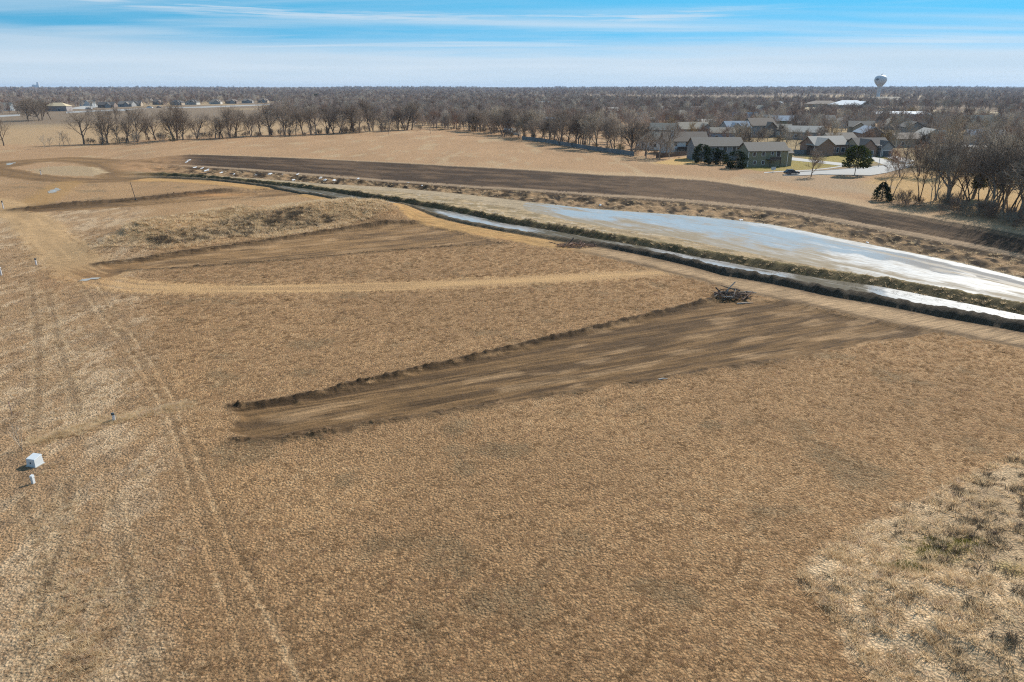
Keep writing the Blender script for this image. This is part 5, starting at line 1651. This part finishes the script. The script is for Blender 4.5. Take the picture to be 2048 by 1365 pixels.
tx, ty = at(1759, 175 + 26 * F / 1250.0 * 1.0, 0)[0:2]
tdir = Vector(((1759 - 1024) / F, CP + (682.5 - 175) / F * SP)).normalized()
tow = Vector((tdir.x, tdir.y, 0)) * 1330.0
tw = empty('water_tower', (tow.x, tow.y, 0))
part('pedestal', lathe([(5.2, -1), (5.0, 2), (3.6, 8), (3.0, 18), (3.1, 27), (4.4, 30.5)], 24, 'pedestal', M_TOWER), tw)
tk = part('tank', lathe([(4.4, 30.5), (7.4, 33.4), (10.0, 37.0), (11.2, 40.2), (11.3, 42.0), (10.6, 44.6), (8.6, 47.0), (5.4, 48.6), (2.0, 49.2), (0.01, 49.3)], 32, 'tank', M_TOWER), tw)
part('vent', lathe([(0.7, 49.0), (0.7, 50.6), (0.01, 50.8)], 10, 'vent', M_TOWER), tk)
tb = Tubes(); tb.tube([Vector((1.5, 0, 49)), Vector((2.0, 0, 51.0)), Vector((2.8, 0, 52.6))], [0.3, 0.25, 0.2], 5)
part('antenna', tb.mesh('antenna', M_GDARK), tk)
# the dark painted mark on the tank's side
v = []; f = []
ca = math.atan2(-tow.y, -tow.x) - 0.55
R_ = random.Random(4)
for (da, z, w2, h2) in ((-0.22, 41.6, 0.10, 1.4), (-0.05, 42.0, 0.07, 1.7), (0.10, 41.7, 0.06, 1.3), (0.22, 41.8, 0.05, 1.2)):
    i = len(v)
    for a_, z_ in ((ca + da - w2, z - h2), (ca + da + w2, z - h2), (ca + da + w2, z + h2), (ca + da - w2, z + h2)):
        rr_ = 11.4 - 0.02 * (z_ - 41) ** 2 + 0.02
        v.append((rr_ * math.cos(a_), rr_ * math.sin(a_), z_))
    f.append((i, i + 1, i + 2, i + 3))
part('emblem', raw('emblem', v, f, M_EMBLEM), tk)
tw.scale = (0.82, 0.82, 0.90)
tag(tw, 'white spheroid water tower with dark painted mark above the treetops', 'water tower')

# ------------------------------------------------------------------ cars
M_TYRE = plain('tyre', (0.02, 0.02, 0.02), 0.8, 0.1)
CARP = {'white': (0.72, 0.73, 0.74), 'silver': (0.42, 0.44, 0.46), 'dark': (0.04, 0.045, 0.055), 'red': (0.33, 0.04, 0.03), 'blue': (0.07, 0.12, 0.22)}


def car_meshes(c):
    pm = plain('car_' + c, CARP[c], 0.35, 0.03)
    prof = [(-2.2, 0.35), (-2.25, 0.75), (-2.1, 0.95), (-1.5, 1.0), (1.2, 0.98), (2.0, 0.85), (2.25, 0.6), (2.2, 0.35)]
    n = len(prof)
    v = [(x, -0.88, z) for x, z in prof] + [(x, 0.88, z) for x, z in prof]
    f = [tuple(range(n)), tuple(reversed(range(n, 2 * n)))] + [(i, n + i, n + (i + 1) % n, (i + 1) % n) for i in range(n)]
    body = raw('body', v, f, pm)
    cab = raw('cabin', [(-1.9, -.8, .97), (1.0, -.8, .97), (1.0, .8, .97), (-1.9, .8, .97), (-1.45, -.66, 1.5), (0.3, -.66, 1.5), (0.3, .66, 1.5), (-1.45, .66, 1.5)], [(0, 1, 5, 4), (1, 2, 6, 5), (2, 3, 7, 6), (3, 0, 4, 7)], M_GLASS)
    roof = box_mesh('roof_panel', -1.47, 0.32, -0.68, 0.68, 1.5, 1.56, pm)
    wl = Tubes(); wl.tube([Vector((0, -0.11, 0)), Vector((0, 0.11, 0))], [0.33, 0.33], 12)
    return body, cab, roof, wl.mesh('wheel', M_TYRE)


CARM = {c: car_meshes(c) for c in CARP}


def car(c, x, y, rot, label, group=None, s=1.0):
    o = empty('parked_car', place(x, y), D(rot))
    b, cb, rf, wl = CARM[c]
    part('body', b, o); part('cabin', cb, o); part('roof_panel', rf, o)
    for wx in (-1.4, 1.4):
        for wy in (-0.8, 0.8):
            q = part('wheel', wl, o); q.location = (wx, wy, 0.33)
    o.scale = (s, s, s)
    return tag(o, label, 'car', group)


car('white', 1716, 291.5, 10, 'white car parked behind the tan brick house')
car('dark', 1583, 349.5, 5, 'dark car parked at the end of the curved street')
car('silver', 1900, 288, 20, 'silver car parked on the right hand street')
car('white', 300, 217, 5, 'white pickup parked on the left suburb street', s=1.6)
car('dark', 318, 216.5, 5, 'dark car parked beside the white pickup on the left street', s=1.3)
car('white', 178, 220, 3, 'white trailer parked beside the unfinished house', s=1.7)
for k, x in enumerate((1748, 1754, 1760, 1766, 1772, 1780, 1786, 1793)):
    car(['white', 'silver', 'white', 'white', 'silver', 'white', 'red', 'white'][k], x, 219.5 + 0.15 * k, 80 + 3 * k, 'car parked in the row in front of the school, %s from left' % ORD[k], 'cars parked at the school', 1.15)

# post with a panel at the edge of the lawn, street lamp
p = place(1546, 345)
o = empty('yard_sign', p, D(15))
part('post', box_mesh('post', -0.05, 0.05, -0.05, 0.05, -0.2, 1.3, M_TRIM), o)
part('panel', box_mesh('panel', -0.8, 0.8, -0.09, -0.053, 0.75, 1.65, plain('panel_blue', (0.45, 0.52, 0.55), 0.5, 0.1)), o)
tag(o, 'pale panel on a post at the corner of the lawn', 'sign')
o = empty('street_lamp', place(1757, 334))
tb = Tubes(); tb.tube([Vector((0, 0, -0.2)), Vector((0, 0, 6.8))], [0.10, 0.06], 8)
part('pole', tb.mesh('pole', plain('lamp_metal', (0.33, 0.33, 0.33), 0.5, 0.1)), o)
tb = Tubes(); tb.tube([Vector((0, 0, 6.75)), Vector((-0.9, 0, 7.1)), Vector((-1.7, 0, 7.15))], [0.05, 0.04, 0.04], 6)
part('arm', tb.mesh('arm', MATS['lamp_metal']), o)
part('lamp_head', box_mesh('lamp_head', -2.3, -1.65, -0.16, 0.16, 7.05, 7.22, MATS['lamp_metal']), o)
tag(o, 'thin street lamp standing on the kerb of the curved street', 'street lamp')

# ------------------------------------------------------------------ small things in the near field
M_CAB = plain('cabinet_paint', (0.62, 0.65, 0.66), 0.45, 0.06, 2.0)
M_PAD = plain('pad_concrete', (0.40, 0.39, 0.36), 0.9, 0.1, 3.0)
o = empty('utility_cabinet', place(71, 930), D(-14))
part('base_pad', box_mesh('base_pad', -0.62, 0.62, -0.58, 0.58, -0.1, 0.06, M_PAD), o)
v = [(-.55, -.50, .06), (.55, -.50, .06), (.55, .50, .06), (-.55, .50, .06), (-.50, -.44, .70), (.50, -.44, .70), (.50, .48, .86), (-.50, .48, .86)]
part('body', raw('body', v, [(0, 1, 5, 4), (1, 2, 6, 5), (2, 3, 7, 6), (3, 0, 4, 7), (4, 5, 6, 7)], M_CAB), o)
v = [(-.53, -.47, .705), (.53, -.47, .705), (.53, .51, .872), (-.53, .51, .872), (-.50, -.42, .775), (.50, -.42, .775), (.50, .49, .945), (-.50, .49, .945)]
part('lid', raw('lid', v, [(0, 3, 2, 1), (0, 1, 5, 4), (1, 2, 6, 5), (2, 3, 7, 6), (3, 0, 4, 7), (4, 5, 6, 7)], M_CAB), o)
part('latch', box_mesh('latch', -0.05, 0.05, -0.53, -0.495, 0.34, 0.48, M_GDARK), o)
o.scale = (0.72, 0.72, 0.8)
tag(o, 'white metal utility cabinet with sloping lid in the near left field', 'utility box')
o = empty('utility_pedestal', place(67, 967), D(-10))
part('post', box_mesh('post', -0.09, 0.09, -0.09, 0.09, -0.2, 0.62, M_CAB), o)
v = [(-.11, -.11, .6), (.11, -.11, .6), (.11, .11, .6), (-.11, .11, .6), (-.10, -.10, .78), (.10, -.10, .78), (.10, .10, .83), (-.10, .10, .83)]
part('cap', raw('cap', v, [(0, 3, 2, 1), (0, 1, 5, 4), (1, 2, 6, 5), (2, 3, 7, 6), (3, 0, 4, 7), (4, 5, 6, 7)], M_CAB), o)
o.scale = (1, 1, 0.78)
tag(o, 'slim white cable pedestal just below the utility cabinet', 'utility box')
put_tree('sapling', place(46, 903), 2.3, 'thin leafless sapling growing above the utility cabinet', name='sapling')

M_PVC = plain('pipe_white', (0.68, 0.67, 0.68), 0.5, 0.05)
def riser(x, y, h, label, cap, lean=0.0):
    o = empty('riser_pipe', place(x, y))
    tb = Tubes(); tb.tube([Vector((0, 0, -0.2)), Vector((lean, 0, h * 0.78))], [0.11, 0.11], 12)
    part('pipe', tb.mesh('pipe', M_PVC), o)
    part('cap', lathe([(0.001, h * .78), (0.125, h * .78), (0.125, h), (0.001, h)], 12, 'cap', cap), o)
    tb = Tubes(); tb.tube([Vector((0.28, 0.05, -0.2)), Vector((0.20, 0.05, h * 1.25))], [0.025, 0.025], 5)
    part('marker_stake', tb.mesh('marker_stake', plain('stake_wood', (0.42, 0.33, 0.22), 0.8, 0.15)), o)
    return tag(o, label, 'pipe')


riser(228, 843, 0.75, 'white riser pipe with black cap at the straw lined trench', M_GDARK, 0.05)
riser(73, 531, 1.1, 'white riser pipe with dark cap left of the muddy track end', M_GDARK)
riser(3, 551, 1.2, 'white riser pipe at the left edge of the picture', M_PVC)
riser(7, 418, 1.8, 'distant white riser pipe at the left end of the dirt road', M_GDARK)
riser(82, 350, 1.5, 'small distant riser pipe by the loop road', M_GDARK)
o = empty('survey_stake', place(24, 830))
part('lath', box_mesh('lath', -0.02, 0.02, -0.012, 0.012, -0.2, 1.25, plain('lath_wood', (0.22, 0.17, 0.16), 0.8, 0.2)), o)
part('ribbon', box_mesh('ribbon', -0.03, 0.03, -0.017, -0.0125, 1.0, 1.12, plain('ribbon_pink', (0.45, 0.10, 0.22), 0.6, 0.05)), o)
tag(o, 'thin survey stake in the turf at the left edge', 'stake')
o = empty('leaning_pole', place(272, 399))
tb = Tubes(); tb.tube([Vector((0, 0, -0.3)), Vector((-0.9, 0.4, 4.2))], [0.09, 0.06], 8)
part('shaft', tb.mesh('shaft', plain('pole_dark', (0.06, 0.05, 0.045), 0.8, 0.1)), o)
part('footing', lathe([(0.30, -0.2), (0.22, 0.18), (0.001, 0.22)], 10, 'footing', MATS['pole_dark']), o)
tag(o, 'dark leaning pole on the ridge of the upper soil strip', 'pole')

# brush piles
M_LOGD = plain('log_dark', (0.075, 0.058, 0.048), 0.9, 0.3, 3.0)
M_LOGP = plain('log_pale', (0.42, 0.37, 0.32), 0.85, 0.2, 3.0)
M_LOGR = plain('log_reddish', (0.22, 0.13, 0.09), 0.9, 0.2, 3.0)


def brush(label, x, y, rx, ry, hh, nlog, ntwig, mats, seed, name='brush_pile'):
    R_ = random.Random(seed)
    o = empty(name, place(x, y))
    def stick(L, r):
        a = R_.random() * 6.28; q = math.sqrt(R_.random())
        c = Vector((rx * q * math.cos(a), ry * q * math.sin(a), hh * (1 - q) * R_.random() + 0.08))
        d = Vector((R_.gauss(0, 1), R_.gauss(0, .8), R_.gauss(0, 0.33))).normalized()
        p0 = c - d * L / 2; p1 = c + d * L / 2
        p0.z = max(p0.z, 0.0); p1.z = max(p1.z, 0.0)
        m_ = (p0 + p1) / 2 + Vector((R_.gauss(0, .06), R_.gauss(0, .06), R_.gauss(0, .05))) * L
        return [p0, m_, p1], [r, r * 0.8, r * 0.35]
    for k in range(nlog):
        tb = Tubes(); tb.tube(*stick(R_.uniform(1.2, 3.0), R_.uniform(0.05, 0.13)), 6)
        part('log', tb.mesh('log', mats[k % len(mats)]), o)
    tb = Tubes()
    for k in range(ntwig):
        tb.tube(*stick(R_.uniform(0.5, 1.6), R_.uniform(0.012, 0.035)), 3)
    t = part('twigs', tb.mesh('twigs', mats[0]), o); t['kind'] = 'stuff'
    return tag(o, label, 'brush pile')


brush('heap of dark logs and pale sticks at the top corner of the large soil strip', 1462, 594, 2.3, 1.5, 1.5, 26, 260, [M_LOGD, M_LOGP, M_LOGD, M_LOGR, M_LOGP, M_LOGD], 3)
brush('low heap of rusty brown roots beside the haul road bend', 1152, 493, 3.6, 1.2, 0.9, 16, 220, [M_LOGR, M_LOGR, M_LOGD], 5)
# fallen pieces beside the large heap
for k, (x, y, L, a, lb) in enumerate(((1466, 598, 3.0, 35, 'long pale log lying across the front of the dark heap'), (1490, 608, 2.2, 5, 'thin pale branch lying on bare soil below the dark heap'), (1500, 586, 1.6, -20, 'short pale log right of the dark heap'), (1326, 760, 0.9, 10, 'small stick lying on the large soil strip'))):
    tb = Tubes(); r0 = D(a)
    tb.tube([Vector((-L / 2 * math.cos(r0), -L / 2 * math.sin(r0), .06)), Vector((0, 0, 0.12)), Vector((L / 2 * math.cos(r0), L / 2 * math.sin(r0), .07))], [0.09, 0.08, 0.03], 7)
    q = link(bpy.data.objects.new('fallen_log', tb.mesh('fallen_log', M_LOGP))); q.location = place(x, y)
    tag(q, lb, 'log')

# snow lying on the rough slope below the bench
M_SNOW = plain('snow', (0.55, 0.56, 0.57), 0.7, 0.05)
SN = [(390, 338), (405, 341.5), (414, 344), (443, 346), (468, 348), (513, 349.6), (541, 351), (566, 353.5), (596, 355), (587, 360), (641, 358), (650, 361), (669, 361), (693, 362), (717, 365), (817, 372), (844, 376), (378, 322), (374, 327), (1200, 413), (1482, 440), (1735, 487)]
for k, (x, y) in enumerate(SN):
    R_ = random.Random(k)
    p = place(x, y)
    v = [(0, 0, 0.22)]; n = 14; rx = R_.uniform(0.35, 0.95) * (1.0 if y < 370 else 0.5); ry = R_.uniform(0.8, 1.8) * (1.0 if y < 370 else .4)
    for q in range(n):
        a = q / n * 6.283; m_ = R_.uniform(0.55, 1.2)
        wx, wy = rx * m_ * math.cos(a), ry * m_ * math.sin(a)
        v.append((wx, wy, ground_z(p.x + wx, p.y + wy) - p.z + 0.03))
    for q in range(n):
        a = v[1 + q]; v.append((a[0] * 0.55, a[1] * 0.55, ground_z(p.x + a[0] * .55, p.y + a[1] * .55) - p.z + 0.07))
    f = [(0, 1 + n + q, 1 + n + (q + 1) % n) for q in range(n)] + [(1 + q, 1 + (q + 1) % n, 1 + n + (q + 1) % n, 1 + n + q) for q in range(n)]
    v[0] = (0, 0, 0.09)
    so = link(bpy.data.objects.new('snow_patch', raw('snow_patch', v, f, M_SNOW))); so.location = p
    tag(so, kind='structure')

# ------------------------------------------------------------------ suburb trees, and the woods beyond them
HOUSES = [(o.matrix_basis.translation.x, o.matrix_basis.translation.y) for o in bpy.data.objects if o.get('category') in ('house', 'building')]
HX = np.array(HOUSES)
YARD = W_([(1060, 266), (1180, 284), (1290, 300), (1330, 300), (1420, 300), (1500, 316), (1590, 305), (1720, 300), (1820, 330), (1900, 330), (2060, 345), (2300, 350), (2300, 215), (1600, 206), (1060, 202)], 0.9)
cnt = 0
tries = 0
while cnt < 110 and tries < 4000:
    tries += 1
    x = TR.uniform(1040, 2060); y = 204 + (TR.random() ** 0.75) * 120
    X, Y = at(x, y, 0.9)
    if poly_sd(np.array([X]), np.array([Y]), YARD)[0] > 0: continue
    dmin = np.hypot(HX[:, 0] - X, HX[:, 1] + 5 - Y).min()
    if dmin < 9.0: continue
    if any(abs(X - ux) + abs(Y - uy) < 6 for ux, uy in USED[-60:]): continue
    mt, tn = TR.choice([(B_GREY, 'grey'), (B_GREY, 'grey'), (B_PALE, 'pale'), (B_RED, 'reddish'), (B_DARK, 'dark'), (B_GOLD, 'golden')])
    hh_ = TR.uniform(6.5, 12.5)
    zone = 'central suburb houses' if x < 1400 else ('suburb houses behind the olive house' if x < 1700 else 'suburb houses at far right')
    put_tree('yard', Vector((X, Y, ground_z(X, Y))), hh_, '%s %s bare garden tree among the %s' % ('tall' if hh_ > 10 else 'low' if hh_ < 8 else 'middling', tn, zone), 'garden trees in the suburb', parts=(y > 240), mat=mt)
    cnt += 1
put_tree('yard', roof_at(1193, 232, 6), 10.5, 'golden twigged willow beside a dark roofed house', k=4, mat=B_GOLD)
put_tree('yard', place(1605, 306), 9.0, 'reddish rounded bare tree behind the olive house', k=2, mat=B_RED)
put_tree('yard', place(1570, 300), 9.5, 'pale tangled bare tree right of the tall slate house', k=3, mat=B_PALE)

wood_protos = []
for k in range(len(TREES['wood'])):
    wood_protos.append(bpy.data.objects.new('wood_tree', joined_mesh('wood', k)))
N = 150000
u = rs.rand(N)
r_ = 430.0 * (6500.0 / 430.0) ** u
a_ = np.radians((rs.rand(N) * 2 - 1) * 42)
X = r_ * np.sin(a_); Y = r_ * np.cos(a_)
WOODA = W_([(520, 238), (600, 240), (680, 241), (760, 250), (840, 257), (900, 262), (980, 266), (1070, 266), (1110, 200), (1700, 200), (2400, 215), (2400, 176.6), (-400, 176.6), (-400, 182), (540, 186), (560, 205), (545, 228)], 0.9)
insA = poly_sd(X, Y, WOODA) < 0
insY = poly_sd(X, Y, YARD) < 0
LEFT = W_([(-400, 232), (-400, 176.8), (560, 176.8), (560, 205), (300, 212), (140, 213), (60, 228)], 0.9)
insL = poly_sd(X, Y, LEFT) < 0
nz = fbm(X / 160, Y / 160, 3, 500)
nzf = fbm(X / 900, Y / 500, 3, 501)
# trees per square metre wanted at each distance, against what the sampling gives
want = np.zeros(N)
nearden = np.where(r_ < 900, 1 / 75.0, np.where(r_ < 1600, 1 / 170.0, np.where(r_ < 3000, 1 / 520.0, 1 / 1500.0)))
want = np.where(insA, nearden * sstep(nz, 0.25, 0.42), want)
want = np.where(insA & (r_ > 1400), nearden * sstep(nzf, 0.36, 0.5), want)
want = np.where(insY, np.maximum(want * 0.0, 1 / 115.0), want)
want = np.where(insL, nearden * 0.8 * sstep(nz, 0.36, 0.52), want)
want = np.where(insL & (r_ > 1500), nearden * 0.8 * sstep(nzf, 0.38, 0.52), want)
given = N / (math.radians(84) * math.log(6500 / 430.0)) / r_ ** 2
keep = rs.rand(N) < want / given
# clear of houses, fields and streets
FIELDS = W_([(1560, 212), (1650, 213), (1760, 218), (1900, 221), (2040, 225), (2040, 242), (1900, 240), (1760, 234), (1640, 228), (1560, 221)], 0.9)
keep &= poly_sd(X, Y, FIELDS) > 6
ix = np.where(keep)[0]
dm = np.full(len(ix), 1e9)
for hx, hy in HOUSES:
    ddx = X[ix] - hx; ddy = Y[ix] - hy - 5
    q = np.hypot(ddx, ddy)
    # and nothing right in front of a house
    dm = np.minimum(dm, q)
ix = ix[dm > 9.5]
X, Y, r_ = X[ix], Y[ix], r_[ix]
S = (0.55 + 0.5 * rs.rand(len(X))) * np.where(r_ > 1600, 1.0 + (r_ - 1600) / 2600, 1.0)
wood = scatter('bare_wood', wood_protos, np.stack([X, Y, terrain(X, Y, False)], 1), S, rs.rand(len(X)) * 6.28, rs.randint(0, len(wood_protos), len(X)))
tag(wood, 'grey brown leafless wood stretching back to the horizon', 'wood', kind='stuff')
print('wood trees', len(X))

# far sheds and works on the skyline
M_FAR = None
FARB = [(190, 177.6, 60, 9), (215, 178.2, 110, 8), (252, 177.8, 70, 8), (30, 178.5, 50, 10), (610, 178, 160, 8), (985, 177.5, 140, 9), (1140, 178, 120, 8), (1165, 179, 90, 8), (1240, 178.5, 60, 9), (1330, 179, 110, 8), (1430, 178.5, 90, 8), (1640, 180, 130, 9), (1900, 180.5, 60, 8), (1985, 181, 70, 8)]
for n_, (x, y, w, h) in enumerate(sorted(FARB)):
    X, Y = at(x, y + 1.2, 0)
    if math.hypot(X, Y) > 9000: X, Y = at(x, 179.5, 0)
    o = house('long white shed on the far skyline, %s from the left' % ORD[n_], Vector((X, Y, ground_z(X, Y) - 0.5)), D(HR.uniform(-10, 10)), w, 30, h, 3, 'white', 'white', [], name='far_shed', trim=False, group='white sheds on the skyline')
    o['category'] = 'shed'
ex, ey = at(78, 178.5, 0)
ex, ey = ex * 0.8, ey * 0.8
o = empty('grain_elevator', (ex, ey, ground_z(ex, ey)))
for k in range(5):
    q = part('silo', lathe([(9, -2), (9, 34), (0.1, 38)], 14, 'silo', M_TOWER), o); q.location = (k * 18 - 70, 0, 0)
part('head_house', box_mesh('head_house', -12, 12, -9, 9, -2, 62, M_TOWER), o)
tag(o, 'tall pale grain elevator on the far left skyline', 'grain elevator')

# ------------------------------------------------------------------ the air
hz, T = mat_new('haze')
pv = T.n('ShaderNodeVolumePrincipled', ins={'Color': (0.55, 0.72, 0.98, 1), 'Density': 0.000048, 'Anisotropy': 0.2})
oo = T.n('ShaderNodeOutputMaterial')
T.link(pv.outputs[0], oo.inputs['Volume'])
he = box_mesh('haze', -17500, 17500, -17500, 17500, -4.0, 75.0, hz)
ho = link(bpy.data.objects.new('haze', he))
tag(ho, 'thin blue haze over the whole plain', 'haze', kind='stuff')
